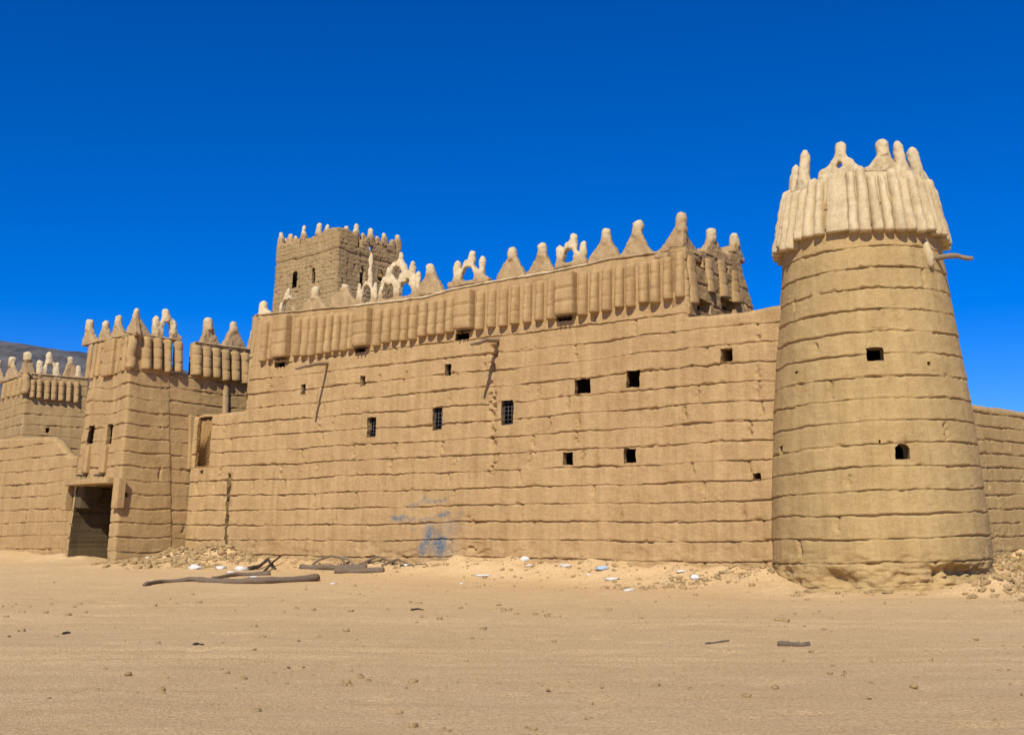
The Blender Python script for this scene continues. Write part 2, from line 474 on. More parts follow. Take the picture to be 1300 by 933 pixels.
def merlon_tri(fr, parent, pxL, pxR, pyb, pxt, pyt, d=-.18, th=.32, fing=.42, r=.13, pow_=1.35, white=.85, mat='merlon', steps=0, dh=None, seed=None, cut=None, voxel=.05):
    """flared gable merlon under a finger; all given in photo pixels on the wall face"""
    dh = d if dh is None else dh
    uL, zL = fr.hit(pxL, pyb, dh); uR, _ = fr.hit(pxR, pyb, dh); ut, zt = fr.hit(pxt, pyt, dh)
    zb = zL - .12; zs = zt - fing           # shoulder height
    def side(ua, sgn, n=8):
        P = []
        for i in range(n+1):
            t = i/n; q = t**pow_ if not steps else (math.floor(t*steps+.5)/steps)
            P.append((ua + (ut - sgn*r*.9 - ua)*t, zL + (zs-zL)*q))
        return P
    L = side(uL, 1); R = side(uR, -1)
    out = [(uL, zb)] + L + R[::-1] + [(uR, zb)]
    # guard against crossing
    VV, FF = [], []
    prism(VV, FF, fr, out, d-th/2, d+th/2, .75)
    finial(VV, FF, fr, ut, zs-.15, zt, r, d)
    sd = seed if seed is not None else int(pxt)
    return solidify_mud('merlon', VV, FF, M[mat], parent, voxel, 1, whitecap(zs-.25, zt-.1, white, sd), .03, sd)

def merlon_arch(fr, parent, base, holes, fingers, d=-.15, r=.12, mat='merlon', white=.95, barh=.05, seed=1, voxel=.045, dh=None):
    """openwork merlon: base=(pxL,pxR,py); holes=[(px centre, py sill, half width px, py apex)], fingers=[(px,py foot,py tip,r)]"""
    dh = d if dh is None else dh
    uL, zb = fr.hit(base[0], base[2], dh); uR, zbr = fr.hit(base[1], base[2], dh)
    VV, FF = [], []
    if base[3] if len(base) > 3 else True:
        prism(VV, FF, fr, [(uL, zb-.12), (uL, zb+barh), (uR, zb+barh), (uR, zb-.12)], d-.15, d+.15)
    zmin = zb
    for (pc, ps, hw, pa) in holes:
        u0, z0 = fr.hit(pc-hw, ps, dh); u1, _ = fr.hit(pc+hw, ps, dh); uc, za = fr.hit(pc, pa, dh)
        H = za - z0; one = len(holes) == 1; o_ = r*1.7
        for sgn, ue, ub_ in ((-1, u0, uL), (1, u1, uR)):
            inner = [(uc + (ue-uc)*math.sqrt(max(0, 1-t**2.2)), z0 + H*t) for t in np.linspace(1, 0, 9)]
            hw_ = abs(ue-uc); foot = abs(ub_-uc) if one else hw_+o_
            outer = [(uc + sgn*(foot + (o_*.55-foot)*t**.62 if one else (hw_+o_)*math.sqrt(max(0, 1-(t*.93)**2.2))), z0 + (H+o_*1.1)*t) for t in np.linspace(0, 1, 9)]
            prism(VV, FF, fr, [(uc, za+o_*1.1)] + inner + [(inner[-1][0], z0-.2), (outer[0][0], z0-.2)] + outer, d-.15, d+.15, .8)
    for (pf_, p0, p1, rr) in fingers:
        u, z1 = fr.hit(pf_, p1, dh); _, z0 = fr.hit(pf_, p0, dh)
        finial(VV, FF, fr, u, z0-.05, z1, rr, d)
    return solidify_mud('merlon', VV, FF, M[mat], parent, voxel, 2, whitecap(zmin+.05, zmin+.5, white, seed), .03, seed)

def pilaster(fr, parent, u, z0, z1, w, proud, mat, arch=True, joints=(.33, .66), seed=0, lean=0.0, name='pilaster', box=False, wtop=None, rough=1.0):
    """half round mud shaft standing proud of the wall"""
    nz_, na = 30, 15
    VV = []
    for j in range(nz_):
        t = j/(nz_-1); z = z0 + (z1-z0)*t
        ww = w * (1 if wtop is None else (1-t) + t*wtop/w)
        pr = proud * (1 if box else 1.22 - .4*t)
        if arch: 
            q = max(0, (t-.9)/.1); pr *= math.sqrt(max(.02, 1-q*q)); ww *= math.sqrt(max(.15, 1-q*q*.8))
        for jt in joints:
            pr *= 1 - .22*math.exp(-((t-jt)*(z1-z0)/.03)**2); 
            ww *= 1 - .05*math.exp(-((t-jt)*(z1-z0)/.03)**2)
        if t < .05: pr *= .93; 
        for i in range(na):
            a = -PI/2*1.15 + PI*1.15*i/(na-1)
            if box:
                e = .22; cs, sn = math.cos(a), math.sin(a)
                x = math.copysign(abs(sn)**e, sn) * ww/2; y = math.copysign(abs(cs)**e, cs) * pr
            else: x = math.sin(a)*ww/2; y = math.cos(a)*pr
            VV.append((u + x + lean*(t-.5), z + .02*float(_h(np.int64(i), np.int64(seed), np.int64(1), 3)-.5)*(j in (0,)), y))
    A = np.array(VV); nn = .018*rough
    A[:, 2] += nn*fbm(A[:, 0]/.15, A[:, 1]/.2, 0, seed) + .012*fbm(A[:, 0]/.5, A[:, 1]/.6, 0, seed+4)
    A[:, 0] += .012*rough*fbm(A[:, 1]/.35, A[:, 0]/.5, 0, seed+7) 
    W = fr.pt(A[:, 0], A[:, 1], A[:, 2]); Fq = []
    for j in range(nz_-1):
        for i in range(na-1): Fq.append([j*na+i, j*na+i+1, (j+1)*na+i+1, (j+1)*na+i])
    Fq.append([i for i in reversed(range(na))]); Fq.append([(nz_-1)*na+i for i in range(na)])
    zz = W[:, 2]
    return link(name, mesh_np(name, W, Fq, {'white': np.zeros(len(W))}), M[mat], parent)

def coping(fr, parent, u0, u1, zf, mat, r=.07, d=.0, white=lambda u: 0*u, name='coping'):
    us = np.arange(u0, u1, .12); us = np.append(us, u1); VV = []; na = 10
    for k, u in enumerate(us):
        z = zf(u)
        for i in range(na):
            a = 2*PI*i/na; rr = r*(1+.3*float(vn(u/.25, i*.6, 0, 5)))
            VV.append(fr.pt(u, z + .8*rr*math.sin(a), d + 1.6*rr*math.cos(a)))
    n = len(us); Fq = [[k*na+i, k*na+(i+1) % na, (k+1)*na+(i+1) % na, (k+1)*na+i] for k in range(n-1) for i in range(na)]
    Fq += [[i for i in range(na)], [(n-1)*na+i for i in reversed(range(na))]]
    w = np.repeat(white(us), na)
    return link(name, mesh_np(name, np.array(VV), Fq, {'white': w}), M[mat], parent)

def panel(fr, name, parent, u0, u1, zl, zh, d0, d1, mat, du=.15, amp=.02, seed=0, white=None):
    """slab of parapet standing from d0 (back) to d1 (front), lower and upper edges following zl(u), zh(u)"""
    us = np.linspace(u0, u1, max(2, int((u1-u0)/du)+1)); nz_ = 14; ring = []
    VV = []; 
    prof = [(t, d1) for t in np.linspace(0, 1, nz_)] + [(1, (d0+d1)/2), (1, d0), (.5, d0), (0, d0)]
    for u in us:
        for (t, d) in prof:
            z = zl(u) + (zh(u)-zl(u))*t
            dd = d + (amp*float(fbm(u/.4, z/.4, 0, seed)) if d == d1 else 0)
            VV.append(fr.pt(u, z + .01*float(vn(u/.2, t*3, 0, seed)), dd))
    m = len(prof); n = len(us)
    Fq = [[k*m+i, (k+1)*m+i, (k+1)*m+(i+1) % m, k*m+(i+1) % m] for k in range(n-1) for i in range(m)]
    Fq += [[i for i in range(m)], [(n-1)*m+i for i in reversed(range(m))]]
    return link(name, mesh_np(name, np.array(VV), Fq), M[mat], parent)

def lerp_px(A, B, t): return tuple(a*(1-t)+b*t for a, b in zip(A, B))
def row_of_pilasters(fr, parent, A, B, n, w, proud, mat, joints=(.33, .66), d=.0, seed=0, **kw):
    """A,B = (px, py bottom, py top) of first and last"""
    for i in range(n):
        t = i/(n-1) if n > 1 else 0
        px, pb, pt_ = lerp_px(A, B, t)
        u, z0 = fr.hit(px, pb, d+proud*.8); u2, z1 = fr.hit(px, pt_, d+proud*.6)
        pilaster(fr, parent, u + random.uniform(-.02, .02), z0 + random.uniform(-.05, .05), z1, w*random.uniform(.92, 1.08), proud*random.uniform(.9, 1.1), mat, joints=tuple(j+random.uniform(-.03, .03) for j in joints), seed=seed*50+i, **kw)

def win(fr, px, py, w, h, **kw):
    u0, z0 = fr.hit(px-w/2, py+h/2); u1, z1 = fr.hit(px+w/2, py-h/2)
    d = dict(u0=min(u0, u1), u1=max(u0, u1), z0=z0, z1=z1); d.update(kw); return d
def pxline(fr, pts, d=0):
    P = sorted(fr.hit(x, y, d) for x, y in pts); us = [p[0] for p in P]; zs = [p[1] for p in P]
    return lambda u: np.interp(u, us, zs)

class Box:
    """battered rectangular tower. C = near corner on plan at 1.6 m, l/r = directions of the left and right visible faces"""
    def __init__(s, C, l, wl, r, wr, b=.045, rc=.14):
        C = np.array(C, float); l = np.array(l)/np.hypot(*l); r = np.array(r)/np.hypot(*r)
        c = [C + l*wl, C, C + r*wr, C + l*wl + r*wr]; s.c = c; s.b = b; s.wl, s.wr = wl, wr
        cen = sum(c)/4; ns = []
        for i in range(4):
            e = c[(i+1) % 4]-c[i]; n = np.array([e[1], -e[0]])/np.hypot(*e)
            if n @ (c[i]-cen) < 0: n = -n
            ns.append(n)
        s.left = Frame(c[0], -l, b, ns[0]); s.right = Frame(c[1], r, b, ns[1])
        K = []; acc = 0; L = [wl, wr, wl, wr]
        for i in range(5):
            k = i % 4; n0, n1 = ns[(k-1) % 4], ns[k]; B = np.linalg.solve(np.array([n0, n1]), np.array([1., 1.]))
            for t in (-1, -.5, 0, .5, 1):
                if i == 0 and t < 0: continue
                if i == 4 and t > 0: continue
                th = (t+1)/2; N = n0*math.cos(th*PI/2) + n1*math.sin(th*PI/2); N /= np.linalg.norm(N)
                K.append((acc + t*rc, *(c[k] - rc*B + rc*N*1.0), *N, *B))
            acc += L[i] if i < 4 else 0
        s.per = acc; s.K = np.array(K)
    def pj(s, u, z, d=0.0): return s.pf(u, z, d, True)
    def pf(s, u, z, d=0.0, straight=False):
        u, z, d = np.broadcast_arrays(np.asarray(u, float), np.asarray(z, float), np.asarray(d, float))
        k = s.K; g = [np.interp(u, k[:, 0], k[:, j]) for j in range(1, 7)]
        nn = np.hypot(g[2], g[3]); o = -s.b*(z-1.6)
        # inside depth uses the mitre so that wall backs meet at the corners
        w = (d < -.2) & (not straight)
        dx = np.where(w, g[4], g[2]/nn); dy = np.where(w, g[5], g[3]/nn)
        return np.stack([g[0] + g[4]*o + dx*d, g[1] + g[5]*o + dy*d, z], -1)
def flat(name, pts, mat, parent):
    return link(name, mesh_np(name, np.array(pts), [list(range(len(pts)))]), M[mat], parent, False)
def roof_of_box(bx, z, parent):
    s = [0, bx.wl, bx.wl+bx.wr, 2*bx.wl+bx.wr]
    P = [bx.pf(u, z, -.32) for u in s]; Q = [p - np.array([0, 0, .15]) for p in P]
    V = P + Q; Fc = [[0, 1, 2, 3], [7, 6, 5, 4]] + [[i, i+4, (i+1) % 4+4, (i+1) % 4] for i in range(4)]
    return link('roof', mesh_np('roof', np.array(V), Fc), M['mud'], parent, False)

# ================================================================== plan of the place
Mf = Frame((-13.4, 49.0), (21.44, -14.1), .03)                       # long front wall
TC = np.array([11.27, 34.6])                                          # round tower centre
TW = Round(TC, [(-1, 3.42), (0, 3.36), (1.6, 3.24), (5.6, 2.97), (8.5, 2.66), (10.5, 2.45), (12, 2.36)])
SK = Round(TC, [(10.7, 2.50), (13.5, 2.05), (15, 1.9)])
G = Box((-16.72, 47.26), (-.749, .663), 4.25, (.688, .726), 2.7, .048)
Sf = Frame(G.c[1], (.688, .726), .048, G.right.n)
def corner_at(px, py, Y, l, r, b):
    P = at_depth(px, py, Y); l = np.array(l)/np.hypot(*l); r = np.array(r)/np.hypot(*r)
    n0 = np.array([l[1], -l[0]]); n0 = n0 if n0 @ r < 0 else -n0
    n1 = np.array([r[1], -r[0]]); n1 = n1 if n1 @ l < 0 else -n1
    B = np.linalg.solve(np.array([n0, n1]), np.array([1., 1.]))
    return P[:2] + B*b*(P[2]-1.6)
def width_to(C, dir_, px, py):
    d = np.array(dir_)/np.hypot(*dir_); r = ray(px, py)
    A = np.array([[r[0], -d[0]], [r[1], -d[1]]]); s = np.linalg.solve(A, np.array(C)); return float(s[1])
Kl, Kr = (-.762, .648), (.61, .792)
Kc = corner_at(429, 316, 56, Kl, Kr, .03)
K = Box(Kc, Kl, 6.15, Kr, 5.75, .03, .1)
Fl, Fr = (-.644, .765), (.81, .59)
Fc_ = corner_at(34, 476, 68, Fl, Fr, .04)
FB = Box(Fc_, Fl, 6.0, Fr, 4.6, .04)
Wd = np.array([-.749, .663]); Wp = G.c[0] + np.array([.663, .749])*.55 + Wd*(-.3)
Wf = Frame(Wp + Wd*26, -Wd, .03)
RWd = np.array([.732, .681]); RWf = Frame(TC + RWd*2.0, RWd, .03)
def P2(fr, u): return fr.pt(u, 1.6)[:2]
uM = lambda px, z=1.6: Mf.u_at(px, z)
uL, uR = uM(237), uM(990)
BANKS += [(*P2(Mf, uL), *P2(Mf, uM(600)), .42, 1.3), (*P2(Mf, uM(600)), *P2(Mf, uM(960)), .68, 1.25),
          (*P2(Wf, 0), *P2(Wf, 26), .4, 1.2), (*(TC + RWd*2.5), *(TC + RWd*14), .95, 1.7)]
tf = np.array([-TC[0], -TC[1]])/np.hypot(*TC); tr = np.array([-tf[1], tf[0]])   # towards camera; tr: to the right seen from camera
if tr[0] < 0: tr = -tr
def tpt(f, r): return TC + tf*f + tr*r
p = tpt(2.2, -3.0); MOUNDS.append((p[0], p[1], .35, 1.2, 1.2))
p = tpt(2.7, 2.9); MOUNDS.append((p[0], p[1], .62, 1.15, .9))
p = tpt(1.0, 5.4); MOUNDS.append((p[0], p[1], .45, 1.6, 1.3))
p = tpt(3.4, -.2); MOUNDS.append((p[0], p[1], .22, 2.6, .8))
MOUNDS.append((-13.6, 47.7, .6, 2.3, 1.2)); MOUNDS.append((-16.2, 46.3, .14, 1.4, .8))

# ------------------------------------------------------------------ ground sheet
def spaced(a, b, fine, far, n):
    m = list(np.arange(a, b+1e-6, fine)); k = np.geomspace(fine*1.5, far, n); return np.array([a - x for x in np.cumsum(k*0)+k][::-1] + m + [b + x for x in k])
gx = spaced(-26, 24, .11, 3500, 46); gy = np.concatenate([-np.geomspace(3000, 2, 26)+7, np.arange(7, 50, .11), 50 + np.geomspace(.16, 4000, 46)])
GX, GY = np.meshgrid(gx, gy)
GZ = ground_z(GX, GY)
# tyre ruts and footprints scuffed in the sand
rough = .012*fbm(GX/.5, GY/.25, 0, 51) + .012*np.abs(fbm(GX/1.8, GY/.35, 0, 53))
near = sstep(60, 40, GY)*sstep(60, 30, np.abs(GX))
for (ya, sl, wob_) in ((15.2, .05, .4), (16.9, .05, .4), (21.5, -.06, .6), (23.2, -.06, .6), (27.0, .02, .5)):
    dl = GY - (ya + sl*GX + wob_*np.sin(GX/7 + ya)); GZ = GZ - .035*np.exp(-(dl/.2)**2)*(.5+.5*vn(GX/3, ya, 0, 57)) + .02*np.exp(-((np.abs(dl)-.36)/.14)**2)
foot = vn(GX/.45, GY/.32, 0, 58); GZ = GZ - .03*sstep(.45, .75, foot)*sstep(-.1, .5, vn(GX/4, GY/3, 0, 59))
GZ = GZ + rough*near
idx = np.arange(GX.size).reshape(GX.shape)
q = np.stack([idx[:-1, :-1], idx[:-1, 1:], idx[1:, 1:], idx[1:, :-1]], -1).reshape(-1, 4)
gm, nt, b = new_mat('sand'); pp = coords(nt)
c = ramp(nt, noise(nt, pp, .16, 6, .65), [(.3, (.58, .36, .15)), (.5, (.72, .475, .225)), (.7, (.80, .56, .29))])
c = mixc(nt, .45, c, ramp(nt, noise(nt, coords(nt, (.35, 1.6, 1)), 1.3, 7, .7), [(.32, (.48, .295, .125)), (.5, (.72, .475, .225)), (.68, (.84, .61, .33))]))
c = mixc(nt, .5, c, ramp(nt, noise(nt, pp, 26, 5, .8), [(.36, (.33, .19, .08)), (.5, (.72, .475, .225)), (.64, (.92, .72, .44))]))
vo = nt.nodes.new('ShaderNodeTexVoronoi'); vo.inputs['Scale'].default_value = 5.5; nt.links.new(pp, vo.inputs['Vector'])
c = mixc(nt, ramp(nt, vo.outputs['Distance'], [(.035, (.75,)*3), (.075, (0, 0, 0))]), c, (.2, .125, .06))
h = mixc(nt, .5, noise(nt, coords(nt, (1, 2.2, 1)), 5, 7, .72), noise(nt, pp, 38, 4, .7))
bump(nt, b, h, .9, .09)
nt.links.new(c, b.inputs['Base Color'])
tag(link('ground', mesh_np('ground', np.stack([GX, GY, GZ], -1).reshape(-1, 3), q), gm), kind='structure')

# far hill
hx = np.linspace(-1500, 500, 160); hy = np.linspace(480, 2200, 70); HX, HY = np.meshgrid(hx, hy)
rp = at_depth(0, 427, 1250)[2]
prof = np.interp(HX, [-1500, -1000, -571, -500, -440, -380, -200, 500], [1.15, 1.12, 1.0, .965, .93, .88, .5, .2])
ridge = np.exp(-((HY-1250)/260)**2)
HZ = rp*prof*ridge*(1 + .10*fbm(HX/90, HY/90, 0, 81, 5)*(1-ridge*.75)) + 9*fbm(HX/60, HY/60, 0, 83, 5) - 12
idx = np.arange(HX.size).reshape(HX.shape)
q = np.stack([idx[:-1, :-1], idx[:-1, 1:], idx[1:, 1:], idx[1:, :-1]], -1).reshape(-1, 4)
tag(link('hill', mesh_np('hill', np.stack([HX, HY, HZ], -1).reshape(-1, 3), q), M['hill']), kind='structure')

# ================================================================== 1. main block with the long wall
main = thing('fortified_house', Mf.pt(uM(600), .5), 'long mud fortified house between gate tower and round tower, topped by a fluted parapet', 'fort building')
topL = pxline(Mf, [(312, 402), (326, 400), (451, 388), (540, 377), (575, 367), (634, 356), (706, 344), (780, 328), (835, 321), (870, 312)])
zLowL = Mf.hit(300, 524)[1]; lowR = pxline(Mf, [(868, 404), (905, 401), (935, 397), (965, 393), (990, 389)])
uA = Mf.hit(312, 523)[0]; uB, zB8 = Mf.hit(873.5, 390); uE = Mf.hit(988, 500)[0]+.25
STR = [  # graffiti strokes: px polyline, radius m, strength
 ([(500, 657), (506, 659), (512, 657)], .10, .8), ([(517, 655), (521, 661), (526, 656), (527, 661)], .05, .5), ([(533, 660), (545, 658), (553, 657)], .06, .45),
 ([(558, 654), (563, 654), (568, 651)], .10, .7), ([(520, 643), (530, 640), (535, 637), (540, 631), (541, 637), (548, 636), (556, 637), (566, 634)], .07, .5),
 ([(546, 672), (544, 680), (540, 690), (536, 699)], .20, .85), ([(536, 693), (536, 700)], .15, 1.0), ([(552, 683), (566, 684)], .12, .9), ([(557, 690), (559, 694)], .36, .95),
 ([(545, 696), (570, 693)], .4, .35), ([(560, 675), (574, 670)], .35, .3), ([(545, 672), (550, 677)], .26, .6), ([(583, 652), (588, 648), (584, 658)], .06, .3), ([(523, 673), (527, 671)], .05, .4)]
def paintf(U, Z):
    r = np.zeros(U.shape)
    for pl, rad, st in STR:
        P = [Mf.hit(*q_) for q_ in pl]
        for (a0, b0), (a1, b1) in zip(P[:-1], P[1:]):
            dx, dy = a1-a0, b1-b0; t = np.clip(((U-a0)*dx + (Z-b0)*dy)/(dx*dx+dy*dy+1e-9), 0, 1)
            d = np.hypot(U-a0-t*dx, Z-b0-t*dy); r = np.maximum(r, st*np.exp(-(d/rad)**2))
    return r
uc1, zc1 = Mf.hit(627, 440); _, zc2 = Mf.hit(625, 601)
us1, zs1 = Mf.hit(291, 601); _, zs2 = Mf.hit(289, 698)
ux, zx0 = Mf.hit(404, 571); _, zx1 = Mf.hit(404, 533)
ub, zb_ = Mf.hit(602, 660); ub2, zb2 = Mf.hit(601, 697)
def m_extra(s, z):
    r = np.zeros(np.shape(s))
    wig = .06*vn(z/.5, 0, 0, 91)
    g = np.exp(-((s-uc1-wig)/.13)**2) * sstep(zc2-.1, zc2+.1, z) * sstep(zc1+.4, zc1, z)
    r = r - g*(.06 + .30*sstep(.1, .45, vn(s/.11, z/.15, 0, 92)))
    #g = (np.abs(s-us1-.02*vn(z/.3, 0, 0, 93)) < .12 + .03*vn(z/.25, 3, 0, 94)) * sstep(zs1+.02, zs1-.05, z)
    r = r - .06*np.exp(-((s-us1)/.2)**2)*sstep(zs1+.1, zs1-.1, z)*(1+vn(s/.1, z/.15, 0, 95))
    g = np.exp(-((s-ux-.05*vn(z/.3, 0, 0, 96))/.05)**2)*sstep(zx0-.05, zx0, z)*sstep(zx1+.05, zx1, z)
    r = r - .09*g*sstep(-.3, .3, vn(s/.1, z/.15, 0, 97))
    for (a, b_, w, h_) in ((ub, zb_, .5, .14), (ub2, zb2, .55, .13)):
        r = r - .12*np.exp(-((s-a)/w)**2 - ((z-b_-.08*np.sin(s*5))/h_)**2)*sstep(-.2, .3, vn(s/.2, z/.1, 0, 98))
    return r
PM = dict(crackp=.42, crackL=2.0, h=.628, z0=.92, seed=11, extra=m_extra, erode=1.25, tilt=-.0)
ww = lambda x, y, w, h, **k: win(Mf, x, y, w, h, depth=.34, splay=-.25, **k)
mo = [ww(384.7, 494.4, 7, 14), ww(460.5, 483.5, 7, 14), ww(568.6, 469.6, 8.5, 16),
      ww(471.8, 542.3, 12, 26, grille=True, label='tall window with an iron grille, left of the three barred ones'),
      ww(554.8, 531.7, 13.5, 29, grille=True), ww(643.8, 523.7, 16, 32, grille=True),
      ww(740, 490.3, 20, 20), ww(803.6, 481, 17, 23), ww(721, 582, 13, 17), ww(799.6, 578.5, 15, 19),
      ww(587, 427, 19, 11, name='floor_opening'), ww(716, 402, 21, 14, name='floor_opening'), ww(457.5, 443, 15, 10, name='floor_opening'), ww(355, 463, 14, 8, name='floor_opening')]
mo += [dict(u0=Mf.hit(250, 560)[0], u1=Mf.hit(268, 560)[0], z0=Mf.hit(259, 593)[1], z1=Mf.hit(259, 529)[1], depth=.16, closed=True, name='brick_niche', mat=M['brick'], splay=.03),
      ww(239, 598, 7, 5, closed=True, name='peg_hole'), ww(256, 599, 5, 5, closed=True, name='peg_hole'),
      dict(u0=us1-.11, u1=us1+.10, z0=zs2+.05, z1=zs1, depth=.35, splay=-.2, name='rain_slot'),
      dict(ww(922.4, 450.6, 15, 19), depth=1.7, closed=True, splay=-.5), dict(ww(961, 604.5, 10, 8, name='small_hole'), depth=1.2, closed=True, splay=-.5)]
uBt = uB - .02
def ztM(u):
    u = np.asarray(u, float)
    return np.where(u < uA, zLowL + .06*vn(u/.6, 1, 0, 5), np.where(u > uBt, lowR(u) + .03*vn(u/.5, 1, 0, 6), topL(u)))
bandz = lambda u: np.interp(u, [Mf.hit(327, 458)[0], Mf.hit(740, 398)[0], uB], [Mf.hit(327, 458)[1], Mf.hit(740, 398)[1], Mf.hit(868, 378)[1]])
PM['mute'] = lambda s_, z: 1 - .85*(s_ > uA)*(s_ < uB)*sstep(-.02, .06, z - bandz(s_))
shell('wall', Mf, uL-.1, uE, -.3, ztM, PM, M['mud'], main, mo, ds=.05, dz=.024, paintf=paintf, back=False, marks=(uA-.012, uA, uBt, uBt+.012),
      pf=lambda u, z, d: Mf.pt(u + (u > uA-.006)*np.clip(1-(u-uA)/2.2, 0, 1)*.085*np.clip(z-zLowL, 0, 3.2) - (u < uBt+.006)*np.clip(1-(uB-u)/1.5, 0, 1)*.05*np.clip(z-zB8, 0, 4), z, d), thick=.6)
panel(Mf, 'rear_face', main, uL-.1, uA-.1, lambda u: -.3, lambda u: zLowL-.06, -1.0, -.9, 'mud', .5)
panel(Mf, 'rear_face', main, uB+.5, uE, lambda u: -.3, lambda u: 3.4, -.64, -.58, 'mud', .5)
# return wall facing the round tower
inw = -Mf.n
Rf = Frame(P2(Mf, uB + .05*(zB8-1.6)) , inw, .05)
rt = pxline(Rf, [(870, 314), (884, 318), (893, 320), (903, 314), (914, 316), (924, 322), (933, 312), (940, 335), (947, 358), (957, 391), (958, 400)])
uRe = Rf.hit(957, 391)[0]
PR = dict(h=.628, z0=.92, seed=14, amp=2.2, erode=-9)
wr = lambda x, y, w, h, **k: win(Rf, x, y, w, h, depth=.4, **k)
shell('side_wall', Rf, .25, uRe, -.3, rt, PR, M['mud'], main, [wr(886, 331, 10, 9, name='broken_hole'), wr(893, 389, 16, 8, name='broken_hole'), wr(925, 388, 18, 8, name='broken_hole'), wr(914, 342, 5, 5, name='peg_hole'), wr(922, 343, 4, 5, name='peg_hole')], ds=.07, dz=.04, bev=.05)
# left, rear and roof so that the block is a closed room
Lf = Frame(P2(Mf, uA+.02), inw, .02, n=-Rf.n)
panel(Lf, 'side_wall', main, .5, 6.2, lambda u: -.3, lambda u: 10.4, -.5, 0, 'mud', .4)
Bf = Frame(P2(Mf, uA+.02)+inw*6.2, Mf.a, .02, n=-Mf.n)
panel(Bf, 'rear_wall', main, 0, uB-uA-.1, lambda u: -.3, lambda u: 10.4, -.4, 0, 'mud', .6)
c4 = [Mf.pt(uA+.6, 10.35, -.2), Mf.pt(uB-.4, 10.35, -.2), Mf.pt(uB-.4, 10.35, -6.2), Mf.pt(uA+.6, 10.35, -6.2)]
c4 = c4 + [q_ - np.array([0, 0, .2]) for q_ in c4]
link('roof', mesh_np('roof', np.array(c4), [[0, 1, 2, 3], [7, 6, 5, 4], [0, 4, 5, 1], [1, 5, 6, 2], [2, 6, 7, 3], [3, 7, 4, 0]]), M['mud'], main, False)

# fluted band of the main parapet (bottom y, top y sampled from the photograph)
topY = lambda x: float(np.interp(x, [326, 451, 540, 575, 634, 706, 780, 835, 864], [400, 388, 377, 367, 356, 344, 328, 321, 313]))
botY = lambda x: float(np.interp(x, [327, 400, 478, 526, 567, 640, 740, 772, 824, 873], [458, 450, 438, 428, 422, 413, 398, 392, 385, 375]))
def rowM(x0, x1, n, wd=.355, pr=.26):
    row_of_pilasters(Mf, main, (x0, botY(x0), topY(x0)+7), (x1, botY(x1), topY(x1)+7), n, wd, pr, 'mud', joints=(.3, .66), seed=int(x0))
rowM(331, 341, 2); rowM(373, 443, 8); rowM(475, 568, 9); rowM(606, 697, 7); rowM(737, 845, 8); 
for px, wpx in ((355, 21), (457.5, 20), (587, 22), (716, 23)):
    u0, z0 = Mf.hit(px-wpx/2, botY(px)-1, .3); u1, z1 = Mf.hit(px+wpx/2, topY(px)+2, .3)
    pilaster(Mf, main, (u0+u1)/2, z0, z1, (u1-u0), .42, 'mud', arch=False, joints=(.3, .62), seed=int(px), name='box_machicolation', box=True)
    for k in (-.25, 0, .25):
        A = Mf.pt((u0+u1)/2+k*(u1-u0), z0-.06, -.1); B_ = Mf.pt((u0+u1)/2+k*(u1-u0)+.02, z0-.08-.03*abs(k), .4)
        tube_obj('bracket', [A, B_], [.035, .03], M['darkwood'], main, 6, .1)
u0, z0 = Mf.hit(865, 377, .1); pilaster(Mf, main, Mf.hit(864, 340)[0]-.02, z0, Mf.hit(865, 318, .1)[1], .34, .2, 'mud', seed=865)
coping(Mf, main, uA+.25, uB-.15, lambda u: float(topL(u))+.0, 'merlon', .065, -.05, white=lambda u: .9*sstep(Mf.hit(440, 390)[0], Mf.hit(455, 390)[0], u)*sstep(Mf.hit(790, 340)[0], Mf.hit(730, 340)[0], u))
# return side flutes, half fallen
for px, yb, yt in ((884, 386, 326), (905, 372, 330), (922, 378, 332), (938, 385, 345)):
    u, z0 = Rf.hit(px, yb, .1); _, z1 = Rf.hit(px, yt, .1); pilaster(Rf, main, u, z0, z1, .6, .16, 'mud', seed=px, name='pilaster')

# merlons of the main parapet
VV, FF = [], []; u, z1 = Mf.hit(331, 381); _, z0 = Mf.hit(331, 402); finial(VV, FF, Mf, u, z0-.15, z1, .19, -.18)
a0, zz0 = Mf.hit(325, 401); a1, _ = Mf.hit(341, 401); prism(VV, FF, Mf, [(a0, zz0-.1), (a0, zz0+.12), (u, zz0+.4), (a1, zz0+.1), (a1, zz0-.1)], -.32, -.05)
solidify_mud('merlon', VV, FF, M['merlon'], main, .05, 2, whitecap(z0-.1, z0+.2, .95), .02, 3)
merlon_arch(Mf, main, (353, 377, 402), [(366, 398, 6.5, 378)], [(366, 380, 366, .10), (357, 400, 383, .09)], r=.11, seed=4)
merlon_tri(Mf, main, 381, 418, 398, 401, 364, fing=.42, r=.17, seed=5, pow_=1.1)
VV, FF = [], []; P = [Mf.hit(*q_) for q_ in ((414, 395), (421, 374), (430, 369), (433, 360), (439, 361), (441, 372), (451, 384), (452, 391))]
prism(VV, FF, Mf, P + [(P[-1][0], P[-1][1]-.15), (P[0][0], P[0][1]-.1)], -.3, -.05); solidify_mud('merlon', VV, FF, M['merlon'], main, .05, 2, whitecap(P[3][1]-.3, P[3][1]-.1, .8), .03, 6)
merlon_arch(Mf, main, (453, 480, 388), [(467, 379, 6, 362)], [(456, 385, 360, .10), (472, 362, 319, .09), (478, 385, 358, .09)], r=.10, seed=7)
merlon_arch(Mf, main, (481, 533, 383), [(494, 379, 7.5, 357), (516, 375, 7.5, 352), (505, 356, 7.5, 338)], [(493, 358, 338, .09), (509, 338, 321, .10), (524, 362, 331, .12), (531, 377, 345, .13)], r=.115, seed=8)
merlon_tri(Mf, main, 532, 564, 374, 547.5, 335, fing=.34, r=.18, seed=9, steps=7)
